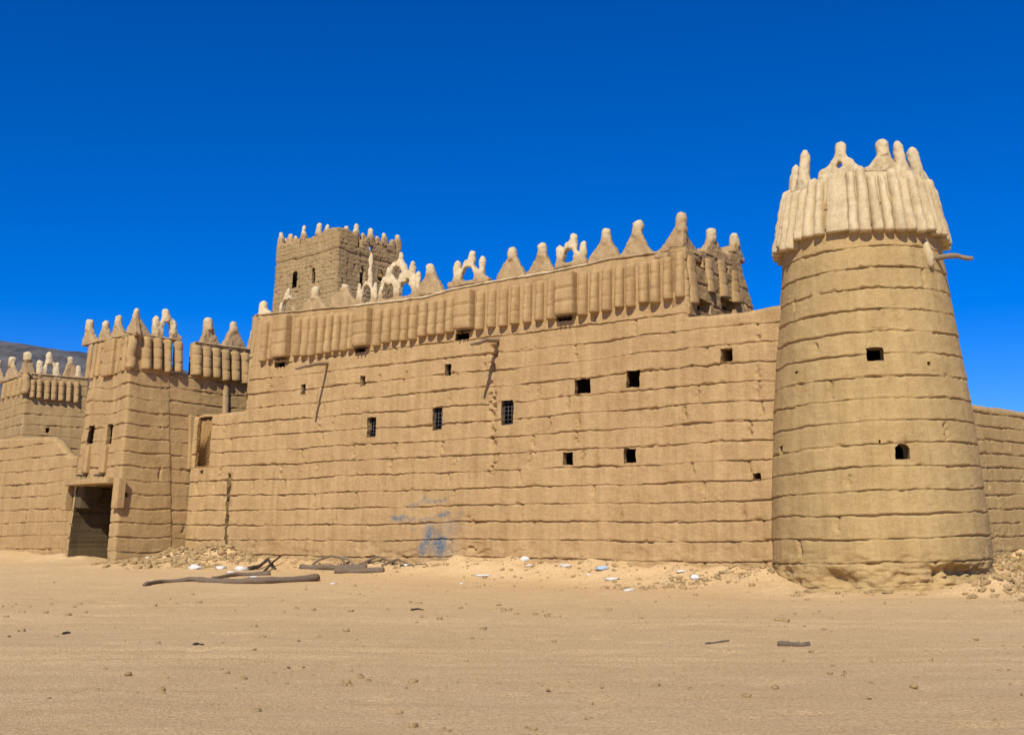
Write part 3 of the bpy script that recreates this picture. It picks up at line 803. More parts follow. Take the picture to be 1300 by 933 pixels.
merlon_arch(Mf, main, (571, 622, 362), [(595, 358, 8, 338)], [(581, 360, 331, .15), (599, 338, 318, .14), (612, 356, 325, .14)], r=.12, seed=10)
merlon_tri(Mf, main, 632, 667, 353, 651, 314, fing=.38, r=.17, seed=11, steps=8)
merlon_tri(Mf, main, 670, 705, 347, 689, 308, fing=.42, r=.18, seed=12)
merlon_arch(Mf, main, (706, 746, 338), [(723, 334, 7, 315)], [(711, 336, 311, .14), (728.5, 316, 296, .14), (740, 334, 306, .14)], r=.125, seed=13)
merlon_tri(Mf, main, 748, 787, 332, 770, 290, fing=.42, r=.18, seed=14, steps=7)
merlon_tri(Mf, main, 787, 830, 327, 808.5, 280, fing=.46, r=.19, seed=15)
zA, zB0 = Mf.hit(862, 268)[1], float(topL(uB)); uS = Mf.hit(831, 320)[0]; uT = Mf.hit(861.5, 280)[0]; uBT = uB - .05*(zB0-zB8); zSh = zA - .5
VV, FF = [], []; st = [(uS + (uT-.15-uS)*t, zB0 - .12 + (zSh-zB0+.1)*(math.floor(t*7+.5)/7)**1.25) for t in np.linspace(0, 1, 22)]
prism(VV, FF, Mf, [(uS, zB0-.3)] + st + [(uT+.15, zSh+.1), (uBT, zB0-.3)], -.34, .02, .8)
uN, zN = Rf.hit(893, 319)
prism(VV, FF, Rf, [(.32, zB0-.3), (.32, zSh+.1), (.45, zSh+.0), (.3+(uN-.3)*.35, zB0+(zSh-zB0)*.5), (.3+(uN-.3)*.7, zB0+(zSh-zB0)*.15), (uN, zN), (uN, zB0-.3)], -.34, -.0, .8)
finial(VV, FF, Mf, uT, zSh-.2, zA, .2, -.17)
solidify_mud('merlon', VV, FF, M['merlon'], main, .05, 2, whitecap(zSh-.1, zA, .6), .03, 16)
merlon_tri(Rf, main, 889, 925, 322, 902, 290, d=-.16, fing=.42, r=.19, seed=18, pow_=1.0)
merlon_tri(Rf, main, 924, 941, 322, 931.5, 296, d=-.16, fing=.4, r=.19, seed=19, pow_=.9)
# water spouts
def spout(px, py, tx, ty, d, r0, r1):
    u, z = Mf.hit(px, py, 0); A = Mf.pt(u, z, -.3); r = ray(tx, ty)
    t = (d - Mf.n @ (-Mf.P0)) / (Mf.n @ r[:2] + Mf.b*r[2]); T = r*t + np.array([0, 0, CAMZ])
    Bm = (A+T)/2 + np.array([0, 0, .08]); tube_obj('water_spout', [A, Bm, T], [r0, (r0+r1)/2, r1], M['pole'], main, 8, .2, int(px))
spout(415, 460, 376, 468, 2.0, .075, .05)
spout(632, 431, 598, 437, 1.8, .10, .06)

# ================================================================== 2. round tower
tower = thing('round_tower', (TC[0], TC[1], 0), 'tall tapering round mud tower crowned by a flared skirt of pale flutes', 'tower')
ruR, rzR = TW.hit(1222, 724); ruL, rzL = TW.hit(1065, 737)
def t_extra(s, z):
    r = -.38*np.exp(-((s-ruR)/1.0)**2 - ((z-rzR+.05)/.20)**2)*(.75+.5*vn(s/.2, z/.1, 0, 101))
    r = r - .30*np.exp(-((s-ruL)/.38)**2 - ((z-rzL)/.22)**2)
    r = r - .12*sstep(1.1, .5, z + .25*vn(s/.6, 0, 0, 103))*sstep(-.3, .5, fbm(s/.35, z/.3, 0, 102))
    r = r - sstep(1.3, .7, z)*(.05*fbm(s/.16, z/.1, 0, 105) + .03*np.abs(fbm(s/.3, z/.2, 0, 106)))
    return r
PT = dict(h=.668, z0=.92, seed=23, extra=t_extra, erode=1.2, tilt=.022, crackL=3.1)
tw = lambda x, y, w, h, **k: win(TW, x, y, w, h, depth=.3, splay=-.2, **k)
to = [tw(1110.5, 450, 21, 18), tw(1145.5, 573, 17, 20, arch=True), tw(991.5, 573, 5, 15), tw(1179.5, 462, 5, 5, name='small_hole', closed=True), tw(1011, 473, 4, 4, name='small_hole', closed=True), tw(1117, 560, 3, 4, name='small_hole', closed=True)]
per = 2*PI*TW.RU
shell('wall', TW, -per/2, per/2, -.4, 11.9, PT, M['mud_tower'], tower, to, ds=.052, dz=.024, closed=True, thick=.5)
# pale skirt
zS0, zS1 = 10.72, 12.75
VV = []; na = 120; zs = list(np.linspace(zS0+.42, zS1-.05, 12))
ringp = [(z, 0) for z in zs] + [(zS1-.05, -.3), (zS0+.5, -.26)]
for k in range(na):
    for (z, d) in ringp: VV.append(SK.pt(SK.RU*2*PI*k/na, z, d - .01))
m = len(ringp); Fq = [[k*m+i, ((k+1) % na)*m+i, ((k+1) % na)*m+(i+1) % m, k*m+(i+1) % m] for k in range(na) for i in range(m)]
link('parapet_skirt', mesh_np('parapet_skirt', np.array(VV), Fq, {'white': np.zeros(len(VV))}), M['skirt'], tower)
NT = 45
skip_box = SK.hit(1064, 270)[0]
for k in range(NT):
    u = -PI*SK.RU + 2*PI*SK.RU*k/NT + random.uniform(-.03, .03)
    if abs(u - skip_box) < .36: continue
    zb0 = zS0 + .08*math.sin(k*1.1) + random.uniform(-.09, .09); zt0 = zS1 + random.uniform(-.3, .16)
    wt = .375*random.uniform(.86, 1.14)
    o = pilaster(SK, tower, u, zb0, zt0, wt, .25*random.uniform(.85, 1.2), 'skirt', arch=True, joints=(random.uniform(.3, .7),) if random.random() < .3 else (), seed=300+k, lean=random.uniform(-.07, .07), wtop=wt*.85, rough=2.4)
pilaster(SK, tower, skip_box, zS0+.06, zS1-.05, .74, .2, 'skirt', arch=False, joints=(), seed=399, name='wide_flute', box=True, wtop=.66, rough=2.4)
# crown merlons
def crown_tri(pxL, pxR, pyb, pxt, pyt, hole=None, **k):
    return merlon_tri(SK, tower, pxL, pxR, pyb, pxt, pyt, d=-.16, th=.3, mat='skirt', white=.6, **k)
VV, FF = [], []
uL_, zL_ = SK.hit(1040, 222, -.1); uR_, _ = SK.hit(1094, 222, -.1); uc_, zt_ = SK.hit(1065.5, 180, -.1); uh0, zh = SK.hit(1060, 215, -.1); uh1, _ = SK.hit(1071, 215, -.1); _, za = SK.hit(1065, 203, -.1)
prism(VV, FF, SK, [(uL_, zL_-.2), (uL_, zL_+.05), ((uL_+uh0)/2, zh+.12), (uh0, za+.15), (uc_, za+.3), (uc_, za), (uh0, zh+.02), (uh0, zL_-.2)], -.3, -.02)
prism(VV, FF, SK, [(uh1, zL_-.2), (uh1, zh+.02), (uc_, za), (uc_, za+.3), (uh1, za+.15), ((uR_+uh1)/2, zh+.25), (uR_-.25, zh+.1), (uR_, zL_+.05), (uR_, zL_-.2)], -.3, -.02)
prism(VV, FF, SK, [(uh0-.05, zL_-.2), (uh0-.05, zh), (uh1+.05, zh), (uh1+.05, zL_-.2)], -.3, -.02)
finial(VV, FF, SK, uc_, za+.1, zt_, .17, -.16)
solidify_mud('merlon', VV, FF, M['skirt'], tower, .05, 2, whitecap(zL_-.3, zt_, .6), .025, 41)
crown_tri(1096, 1143, 215, 1119, 178, fing=.42, r=.18, seed=42)
for px, pt_, pb, r in ((1005, 209, 245, .16), (1021.5, 191, 222, .17), (1139, 179, 215, .17), (1158.5, 187, 226, .2), (1178, 219, 235, .2)):
    u, z1 = SK.hit(px, pt_, -.12); _, z0 = SK.hit(px, pb, -.12)
    VV, FF = [], []; finial(VV, FF, SK, u, zS1-.3, z1, r, -.15)
    prism(VV, FF, SK, [(u-.5, zS1-.35), (u-.42, zS1+.02), (u-.28, zS1+.22), (u-.14, zS1+.45), (u+.14, zS1+.45), (u+.28, zS1+.2), (u+.42, zS1+.02), (u+.5, zS1-.35)], -.30, -.0)
    solidify_mud('merlon', VV, FF, M['skirt'], tower, .05, 2, whitecap(zS1-.2, z1, .6), .02, px and int(px))
for k in range(7):      # merlons round the back of the crown
    u = PI*SK.RU*(.42 + 1.16*k/6); 
    VV, FF = [], []; finial(VV, FF, SK, u, zS1-.3, zS1+.62, .16, -.15)
    prism(VV, FF, SK, [(u-.4, zS1-.3), (u-.34, zS1), (u-.1, zS1+.3), (u+.1, zS1+.3), (u+.34, zS1), (u+.4, zS1-.3)], -.28, -.03)
    solidify_mud('merlon', VV, FF, M['skirt'], tower, .06, 2, whitecap(zS1-.2, zS1+.5, .6), .02, 60+k)
VV = [SK.pt(SK.RU*2*PI*k/40, zS1-.9, -.3) for k in range(40)] + [SK.pt(SK.RU*2*PI*k/40, zS1-1.05, -.3) for k in range(40)]
link('roof', mesh_np('roof', np.array(VV), [list(range(40)), list(range(79, 39, -1))] + [[k, (k+1) % 40, 40+(k+1) % 40, 40+k] for k in range(40)]), M['mud_tower'], tower, False)
# spout with plaster chute
u, z = TW.hit(1181, 326); A = TW.pt(u, z, -.2); T = A + np.array([tr[0], tr[1], 0])*1.05 + np.array([tf[0], tf[1], 0])*.35
T = at_depth(1235, 328, A[1]-.25); Bm = A*.35 + T*.65 + np.array([0, 0, .05])
tube_obj('water_spout', [A, Bm, T], [.10, .085, .06], M['pole'], tower, 9, .2, 77)
VV, FF = [], []
for k in range(9):
    t = k/8; u_, z_ = TW.hit(1174 + 8*t, 306 + 34*t, .05)
    VV.append(TW.pt(u_, z_, .06))
FFv = []; W_ = []; add_tube(W_, FFv, VV, [.05, .09, .12, .14, .15, .15, .14, .12, .09], 8, .2)
link('spout_chute', mesh_np('spout_chute', W_, FFv), M['skirt'], tower).data.attributes.new('white', 'FLOAT', 'POINT')

# ================================================================== 3. gate tower
gate = thing('gate_tower', (*G.c[1], .3), 'square mud gate tower with a dark doorway, two small windows and fluted parapet', 'gate tower')
gl, gr = G.left, G.right
def gwin(fr, off, x, y, w, h, **k):
    d = win(fr, x, y, w, h, **k); d['u0'] += off; d['u1'] += off; d['jf'] = lambda u, z, dd: fr.pt(u-off, z, dd); return d
def ztg(u):
    return np.full(np.shape(u), zG)
zG = gl.hit(169, 424)[1]
go = [gwin(gl, 0, 114, 552, 12, 24, depth=.22, splay=-.1), gwin(gl, 0, 139.5, 551, 12, 27, depth=.22, splay=-.1),
      dict(u0=gl.hit(91, 660)[0], u1=gl.hit(140, 660)[0], z0=.35, z1=gl.hit(115, 617)[1], depth=2.6, closed=True, name='gateway', splay=.0, jf=gl.pt, mat=M['passage_shade']),
      gwin(gr, G.wl, 159.5, 628, 6, 6, depth=.3, closed=True, name='peg_hole')]
PG = dict(crackp=.12, h=.60, z0=.45, seed=33, sag=.045, sagk=1.9, erode=.9)
shell('wall', None, 0, G.per, -.5, zG, PG, M['mud_gate'], gate, go, pf=G.pf, jf=G.pj, back=False, ds=.06, dz=.034, closed=True, thick=.4)
roof_of_box(G, zG-1.3, gate)
J2 = (.3, .66)
def rowG(fr, A, B, n, w, pr, par, **k): row_of_pilasters(fr, par, A, B, n, w, pr, 'mud_gate', joints=J2, seed=int(A[0])+7, **k)
rowG(gl, (109, 480, 438), (121, 479, 436), 3, .30, .10, gate)
u0, z0 = gl.hit(133, 477, .2); z1 = gl.hit(133, 432, .2)[1]; pilaster(gl, gate, u0, z0, z1, .85, .2, 'mud_gate', arch=False, joints=J2, name='box_machicolation', box=True, seed=5)
rowG(gl, (146, 474, 430), (162, 469, 427), 3, .30, .10, gate)
rowG(gr, (188.5, 469, 426), (228, 473, 432), 4, .42, .27, gate)
# corner shaft
cs = Round(G.c[1] + (G.left.n+G.right.n)*-.05, [(0, .2), (20, .2)])
Pc = G.pf(np.array([G.wl]*2), np.array([gl.hit(169, 467)[1], zG-.1]), np.array([.02]*2))
tube_obj('pilaster', [Pc[0], Pc[0]*.5+Pc[1]*.5, Pc[1]], [.215, .215, .20], M['mud_gate'], gate, 14, .05, 3)
for fr, par, pts in ((gl, gate, None),):
    pass
coping(gl, gate, .05, G.wl, lambda u: zG+.03, 'merlon', .05, -.02, white=lambda u: 0*u+.3)
coping(gr, gate, .0, G.wr, lambda u: zG+.03, 'merlon', .05, -.02, white=lambda u: 0*u+.3)
merlon_tri(gl, gate, 107, 124, 437, 114.5, 406, r=.19, seed=51, fing=.4)
merlon_tri(gl, gate, 124, 141.5, 434, 135.5, 407, r=.16, seed=52, fing=.38)
merlon_tri(gl, gate, 142, 160, 430, 151.5, 400, r=.17, seed=53, fing=.4)
merlon_tri(gl, gate, 159, 176, 427, 173.5, 391, r=.13, seed=54, fing=.42, d=-.12)
merlon_tri(gr, gate, 172, 194, 427, 175, 391, r=.13, seed=55, fing=.42, d=-.12)
merlon_arch(gr, gate, (194, 229, 428), [(211, 425, 5, 407)], [(198, 427, 401, .16), (211, 408, 392, .17), (221, 426, 405, .15)], r=.15, seed=56)
# stone brackets either side of the doorway, chutes under the windows, lintel
def block(fr, px, py0, py1, wm, proud, name, par, mat='mud_gate', box=True):
    um, zm = fr.hit(px, (py0+py1)/2, proud); _, z1 = fr.hit(px, py0, proud); _, z0 = fr.hit(px, py1, proud)
    return pilaster(fr, par, um, z0, z1, wm, proud, mat, arch=not box, joints=(), name=name, box=box, seed=int(px))
block(gl, 81, 609, 648, .42, .2, 'door_bracket', gate); block(gl, 145.5, 607, 645, .46, .2, 'door_bracket', gate)
for px in (107, 129):
    block(gl, px, 566, 600, .46, .17, 'window_chute', gate)
    for k in (-3, 3):
        u, z = gl.hit(px+k, 603, 0); tube_obj('bracket', [gl.pt(u, z, -.15), gl.pt(u+.04, z-.03, .26)], [.05, .035], M['darkwood'], gate, 7, .2, px+k)
ul0, zl0 = gl.hit(92, 613, .1); ul1, _ = gl.hit(139, 613, .1)
ulm = (ul0+ul1)/2
pilaster(gl, gate, ulm, zl0-.13, zl0+.12, ul1-ul0+.35, .46, 'mud_gate', arch=False, joints=(), name='lintel', box=True, seed=9)
uq, _ = gl.hit(91, 630, 0)
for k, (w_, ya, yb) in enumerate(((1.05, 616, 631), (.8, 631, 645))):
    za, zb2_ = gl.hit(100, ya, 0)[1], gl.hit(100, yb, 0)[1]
    pilaster(Frame(gl.P0 - gl.n*.55, gl.a, gl.b, gl.n), gate, uq+w_/2-.1, zb2_, za+.05, w_, .5, 'passage_shade', arch=False, joints=(), name='corbel', box=True, seed=k+3)  # corbels share the passage's darkened colour, shade painted in
u, z = gl.hit(152, 688, 0); 

# ================================================================== 4. connecting wall with its own fluted parapet
conn = thing('connecting_wall', Sf.pt(4, .8), 'shaded mud wall with fluted parapet and two pale gables, between gate tower and long house', 'wall')
zc_gap = Sf.hit(240, 476)[1]; zPc = Sf.hit(256, 436)[1]; uP0 = Sf.hit(247, 470)[0]
ztc = lambda u: np.where(np.asarray(u) > uP0, zPc, zc_gap + .04*vn(np.asarray(u)/.3, 0, 0, 3))
uCe = Sf.hit(322, 470)[0]+1.2
PC = dict(crackp=.15, h=.60, z0=.45, seed=36, sag=.03, sagk=1.1, erode=-9)
shell('wall', Sf, G.wr-.75, uCe, -.4, ztc, PC, M['mud_gate'], conn, (), thick=.5, ds=.06, dz=.036, pf=lambda u, z, d: Sf.pt(u, z, d-.05))
row_of_pilasters(Sf, conn, (252, 476, 437), (313, 486, 447), 6, .50, .27, 'mud_gate', joints=J2, seed=77)
coping(Sf, conn, uP0, uCe, lambda u: zPc+.03, 'merlon', .05, -.02, white=lambda u: 0*u+.3)
merlon_tri(Sf, conn, 252, 281, 437, 265, 403, r=.22, seed=61, fing=.5, th=.36)
merlon_tri(Sf, conn, 281, 311, 441, 296.5, 408, r=.19, seed=62, fing=.4, steps=6, th=.36)
merlon_tri(Sf, conn, 312, 332, 446, 322, 418, r=.18, seed=63, fing=.4)
u, z0 = Sf.hit(287, 524, .05); _, z1 = Sf.hit(287, 489, .05)
pilaster(Sf, conn, u, z0-.2, z1, .3, .12, 'merlon', arch=False, joints=(), name='drain_strip', seed=12)
# lit strip and ledge at the foot, where the low wall meets it
u, z0 = Sf.hit(243, 596, .1); _, z1 = Sf.hit(243, 527, .1)
pilaster(Sf, conn, u+.05, z0, z1, .36, .12, 'mud_gate', arch=False, joints=(.3, .6), name='buttress', box=True, seed=13)

# ================================================================== 5. keep
keep = thing('square_keep', (*K.c[1], .75), 'square stone and mud keep rising behind the long house, with small white finials', 'tower')
zK = K.left.hit(428, 289)[1]
dL, dR = K.left.hit(355, 305)[1]-zK, K.right.hit(507, 301)[1]-zK
kl, kr = K.left, K.right
def kw(fr, off, x, y, w, h, **k): return gwin(fr, off, x, y, w, h, arch=True, depth=.22, splay=-.1, mat=M['stone'], **k)
hl = dict(name='arched_hole')
ko = [kw(kl, 0, 372.5, 355, 9, 23), kw(kl, 0, 399, 349, 9, 22), kw(kr, K.wl, 458, 350.5, 9, 22), kw(kr, K.wl, 484.5, 350, 8, 12),
      kw(kl, 0, 384, 304, 8, 12, **hl), kw(kl, 0, 404, 299, 8, 13, **hl), kw(kr, K.wl, 453, 304, 8, 16, **hl), kw(kr, K.wl, 471, 309.5, 8, 16, **hl), kw(kr, K.wl, 491, 308, 6.5, 13, **hl)]
def ztk(u):
    u = np.asarray(u, float); uu = np.abs(u - K.wl)
    r = zK - .10*sstep(.6, 1.4, uu) + .10*vn(u/.35, 0, 0, 44) - .12*(vn(u/.22, 5, 0, 45) > .35)
    return np.where((uu < .5), zK, r) 
gz = [kl.hit(428, 316)[1]]
def k_extra(s, z):
    return -.05*np.exp(-((z-gz[0]+.04*vn(s/.8, 0, 0, 5))/.05)**2) + .03*(z > gz[0])
PK = dict(h=.24, z0=.1, seed=45, amp=1.3, lip=.006, gd=.022, crackL=.8, extra=k_extra, erode=-9)
shell('wall', None, 0, K.per, -.3, ztk, PK, M['stone'], keep, ko, pf=K.pf, jf=K.pj, back=False, ds=.06, dz=.036, closed=True, thick=.3)
roof_of_box(K, zK-2.0, keep)
def fin(fr, par, px, pt_, pb, r, mat='merlon', wide=None, d=-.15, flare=1.6, white=.95):
    u, z1 = fr.hit(px, pt_, d); _, z0 = fr.hit(px, pb, d); VV, FF = [], []
    finial(VV, FF, fr, u, z0-.1, z1, r, d); w_ = r*flare
    prism(VV, FF, fr, [(u-w_, z0-.5), (u-w_, z0), (u-r*.8, z0+(z1-z0)*.4), (u+r*.8, z0+(z1-z0)*.4), (u+w_, z0), (u+w_, z0-.5)], d-.12, d+.12)
    return solidify_mud('finial', VV, FF, M[mat], par, .05, 2, whitecap(z0, z0+.2, white), .018, int(px))
for px, a, b_, r in ((357.5, 295, 304, .13), (369, 297, 304, .14), (376, 299, 304, .10), (386.5, 286, 300, .12), (405.5, 283, 297, .14), (415.5, 285, 294, .10)): fin(kl, keep, px, a, b_, r)
for px, a, b_, r in ((440, 287, 293, .12), (452, 284, 297, .15), (461, 296, 300, .10), (470.5, 290, 302, .14), (479, 300, 304, .11), (488, 296, 303, .12), (498, 304, 307, .1), (505, 298, 306, .13)): fin(kr, keep, px, a, b_, r)
for k in range(5):
    for o_, W_ in ((0, K.wl), (1, K.wr)):
        uu = K.wl + K.wr + (0 if o_ == 0 else K.wl) + W_*(k+.5)/5
        Pp = K.pf(np.array([uu, uu]), np.array([zK-.25, zK+.4]), np.array([-.12]*2)); VV, FF = [], []
        add_tube(VV, FF, [Pp[0], Pp[0]*.3+Pp[1]*.7, Pp[1]], [.16, .13, .07], 9)
        solidify_mud('finial', VV, FF, M['merlon'], keep, .06, 1, whitecap(zK-.1, zK+.1, .9), .02, 90+k)

# ================================================================== 6. far left house and the low wall before it
farh = thing('mud_house', (*FB.c[1], .75), 'mud house at the left edge behind the low wall, with fluted parapet', 'house')
fl, fr_ = FB.left, FB.right
zF = fl.hit(33, 475)[1]
PF = dict(h=.66, z0=.6, seed=55, erode=-9)
shell('wall', None, 0, FB.per, -.3, zF, PF, M['mud_gate'], farh, [gwin(fr_, FB.wl, 60, 546, 7, 6, depth=.4, name='small_hole')], pf=FB.pf, jf=FB.pj, back=False, ds=.09, dz=.045, closed=True, thick=.45)
roof_of_box(FB, zF-1.2, farh)
row_of_pilasters(fr_, farh, (41, 504, 481), (97, 510, 484), 7, .36, .26, 'mud_gate', joints=J2, seed=81)
row_of_pilasters(fl, farh, (2, 506, 487), (28, 499, 478), 5, .34, .16, 'mud_gate', joints=J2, seed=82)
Pc = FB.pf(np.array([FB.wl]*2), np.array([fl.hit(33, 500)[1], zF-.05]), np.array([.02]*2))
tube_obj('pilaster', [Pc[0], Pc[1]], [.28, .26], M['mud_gate'], farh, 12, .1, 3)
coping(fl, farh, .05, FB.wl, lambda u: zF+.03, 'merlon', .06, -.02, white=lambda u: 0*u+.2)
coping(fr_, farh, .0, FB.wr, lambda u: zF+.03, 'merlon', .06, -.02, white=lambda u: 0*u+.2)
merlon_tri(fl, farh, -10, 5, 488, -2, 457, r=.22, seed=71, fing=.4); merlon_tri(fl, farh, 6, 25, 485, 16.5, 453, r=.24, seed=72, fing=.5)
merlon_tri(fl, farh, 25, 37, 479, 35, 447, r=.22, seed=73, fing=.4, d=-.12); merlon_tri(fr_, farh, 34, 47, 478, 36, 447, r=.22, seed=74, fing=.4, d=-.12)
merlon_arch(fr_, farh, (48, 77, 480), [(63, 476, 4.5, 461)], [(51.5, 478, 457, .2), (63, 462, 447, .18), (73, 477, 460, .18)], r=.16, seed=75)
merlon_tri(fr_, farh, 78, 101, 481, 90, 453, r=.17, seed=76, fing=.35, steps=6)
fin(fr_, farh, 100, 464, 480, .2)

loww = thing('low_wall', Wf.pt(20, .5), 'low plain mud wall with broken top, left of the gate tower', 'wall')
zW = pxline(Wf, [(-60, 560), (0, 558), (30, 556), (64, 555), (72, 560), (80, 572), (88, 580)])
uW0 = 0.0; uW1 = Wf.hit(90, 640)[0]+.1
shell('wall', Wf, uW0, uW1, -.3, zW, dict(h=.62, z0=.5, seed=61, erode=1.2), M['mud_gate'], loww, (), thick=.5, ds=.07, dz=.034, bev=.04)

rightw = thing('courtyard_wall', RWf.pt(8, .9), 'plain coursed mud wall running off behind the right side of the round tower', 'wall')
zR0 = RWf.hit(1240, 514)[1]; uR0 = RWf.hit(1240, 514)[0]; u13, z13 = RWf.hit(1300, 524)
shell('wall', RWf, 0, u13+9, -.3, lambda u: zR0 + (z13-zR0)*(u-uR0)/(u13-uR0) + .03*vn(u/.7, 0, 0, 8), dict(h=.5, z0=.5, tilt=.022, seed=66, erode=1.6), M['mud_tower'], rightw, (), thick=.5, ds=.06, dz=.034)

# ================================================================== ground clutter
def ico(sub):
    import bmesh
    bm = bmesh.new(); bmesh.ops.create_icosphere(bm, subdivisions=sub, radius=1)
    V = np.array([v.co[:] for v in bm.verts]); Fq = np.array([[v.index for v in f.verts] for f in bm.faces]); bm.free(); return V, Fq
I2, I1 = ico(2), ico(1)
def stone_verts(s, sub=I2, flat_=.6, seed=0, rug=.7):
    V, Fq = sub; r = 1 + rug*fbm(V[:, 0]*1.1+seed*3.1, V[:, 1]*1.1, V[:, 2]*1.1, seed, 3)
    V = np.sign(V)*np.abs(V)**.62; V = V / 1.15
    W = V*r[:, None]*np.array([1, random.uniform(.5, .95), flat_*random.uniform(.7, 1.1)])*s
    a = random.uniform(0, 2*PI); c_, s_ = math.cos(a), math.sin(a); tl = random.uniform(-.4, .4)
    W = W @ np.array([[c_, s_, 0], [-s_, c_, 0], [0, 0, 1]]) @ np.array([[1, 0, 0], [0, math.cos(tl), math.sin(tl)], [0, -math.sin(tl), math.cos(tl)]])
    return W, Fq
def heap(name, label, items, mat):
    Vs, Fs, off = [], [], 0
    gz_ = ground_z(np.array([q[0] for q in items]), np.array([q[1] for q in items]))
    for i, (x, y, s, sub) in enumerate(items):
        W, Fq = stone_verts(s, sub, random.uniform(.45, .8), i); W = W + np.array([x, y, float(gz_[i]) + s*.18])
        Vs.append(W); Fs.append(Fq+off); off += len(W)
    o = link(name, mesh_np(name, np.concatenate(Vs), np.concatenate(Fs)), mat, None, False)
    return tag(o, label, 'rubble', kind='stuff')
def scatter(n, cx, cy, sx, sy, smin, smax, ok=lambda x, y: True):
    R = []
    while len(R) < n:
        x, y = random.gauss(cx, sx), random.gauss(cy, sy)
        if not ok(x, y): continue
        s = smin*(smax/smin)**(random.random()**2.2); R.append((x, y, s, I2 if s > .06 else I1))
    return R
front = lambda x, y: (np.array([x, y]) - Mf.P0) @ Mf.n > -.15
gfront = lambda x, y: (np.array([x, y]) - G.c[1]) @ G.right.n > 0.05 and front(x, y)
heap('rubble_heap', 'heap of fallen mud clods in the corner between gate tower and long wall', scatter(1300, -13.9, 47.4, 1.9, .9, .025, .2, gfront) + scatter(60, -11.6, 46.6, 1.2, .5, .03, .16, front), M['rubble'])
p = tpt(1.9, 5.0); rfree = lambda x, y: np.hypot(x-TC[0], y-TC[1]) > 3.4 and (np.array([x, y]) - RWf.P0) @ RWf.n > 0
p2 = tpt(2.6, 3.4)
heap('rubble_heap', 'broad heap of mud rubble at the right foot of the round tower', scatter(700, p[0], p[1], 1.5, 1.3, .025, .22, rfree) + scatter(700, tpt(.9, 6.2)[0], tpt(.9, 6.2)[1], 1.6, 1.2, .025, .25, rfree) + scatter(300, p2[0], p2[1], .8, .6, .02, .14, rfree), M['rubble'])
rw_it = []
while len(rw_it) < 1100:
    t_ = random.uniform(3.6, 13); d_ = abs(random.gauss(0, 1.2)) + .15; q_ = TC + RWd*t_ + RWf.n*d_
    if np.hypot(q_[0]-TC[0], q_[1]-TC[1]) > 3.45: rw_it.append((q_[0], q_[1], .025*(9**(random.random()**2.1)), I1))
heap('rubble_heap', 'dark clods and mud rubble heaped along the foot of the courtyard wall', rw_it, M['rubble'])
q3 = P2(Mf, uM(930)) + Mf.n*1.0
heap('rubble_heap', 'spread of small rubble where the long wall meets the round tower', scatter(420, q3[0], q3[1], 1.8, .5, .02, .12, lambda x, y: front(x, y) and np.hypot(x-TC[0], y-TC[1]) > 3.35), M['rubble'])
fr_it = []
while len(fr_it) < 900:
    u = random.uniform(uM(300), uM(900)); d = abs(random.gauss(0, .9)) + .1; q_ = P2(Mf, u) + Mf.n*d; s = .012*(9**(random.random()**2.2)); fr_it.append((q_[0], q_[1], s, I1))
heap('wall_debris', 'crumbs of mud fallen along the foot of the long wall', fr_it, M['rubble'])
p = tpt(3.6, -1.0); heap('rubble_heap', 'few broken clods before the worn front foot of the round tower', scatter(60, p[0], p[1], 1.1, .25, .02, .12, lambda x, y: np.hypot(x-TC[0], y-TC[1]) > 3.35), M['rubble'])
peb = []
while len(peb) < 2600:
    y = random.uniform(9, 40); x = random.uniform(-.5, .5)*y*1.02; s = .006*(11**(random.random()**4.5)) * (1 if y < 20 else 1.4)
    if float(vn(x/1.7, y/1.7, 0, 61)) < random.uniform(-.5, .7): continue
    if np.hypot(x-TC[0], y-TC[1]) > 3.5 and front(x, y): peb.append((x, y, s, I1))
heap('pebbles', 'small pebbles scattered over the open sand', peb, M['rubble'])['category'] = 'pebbles'

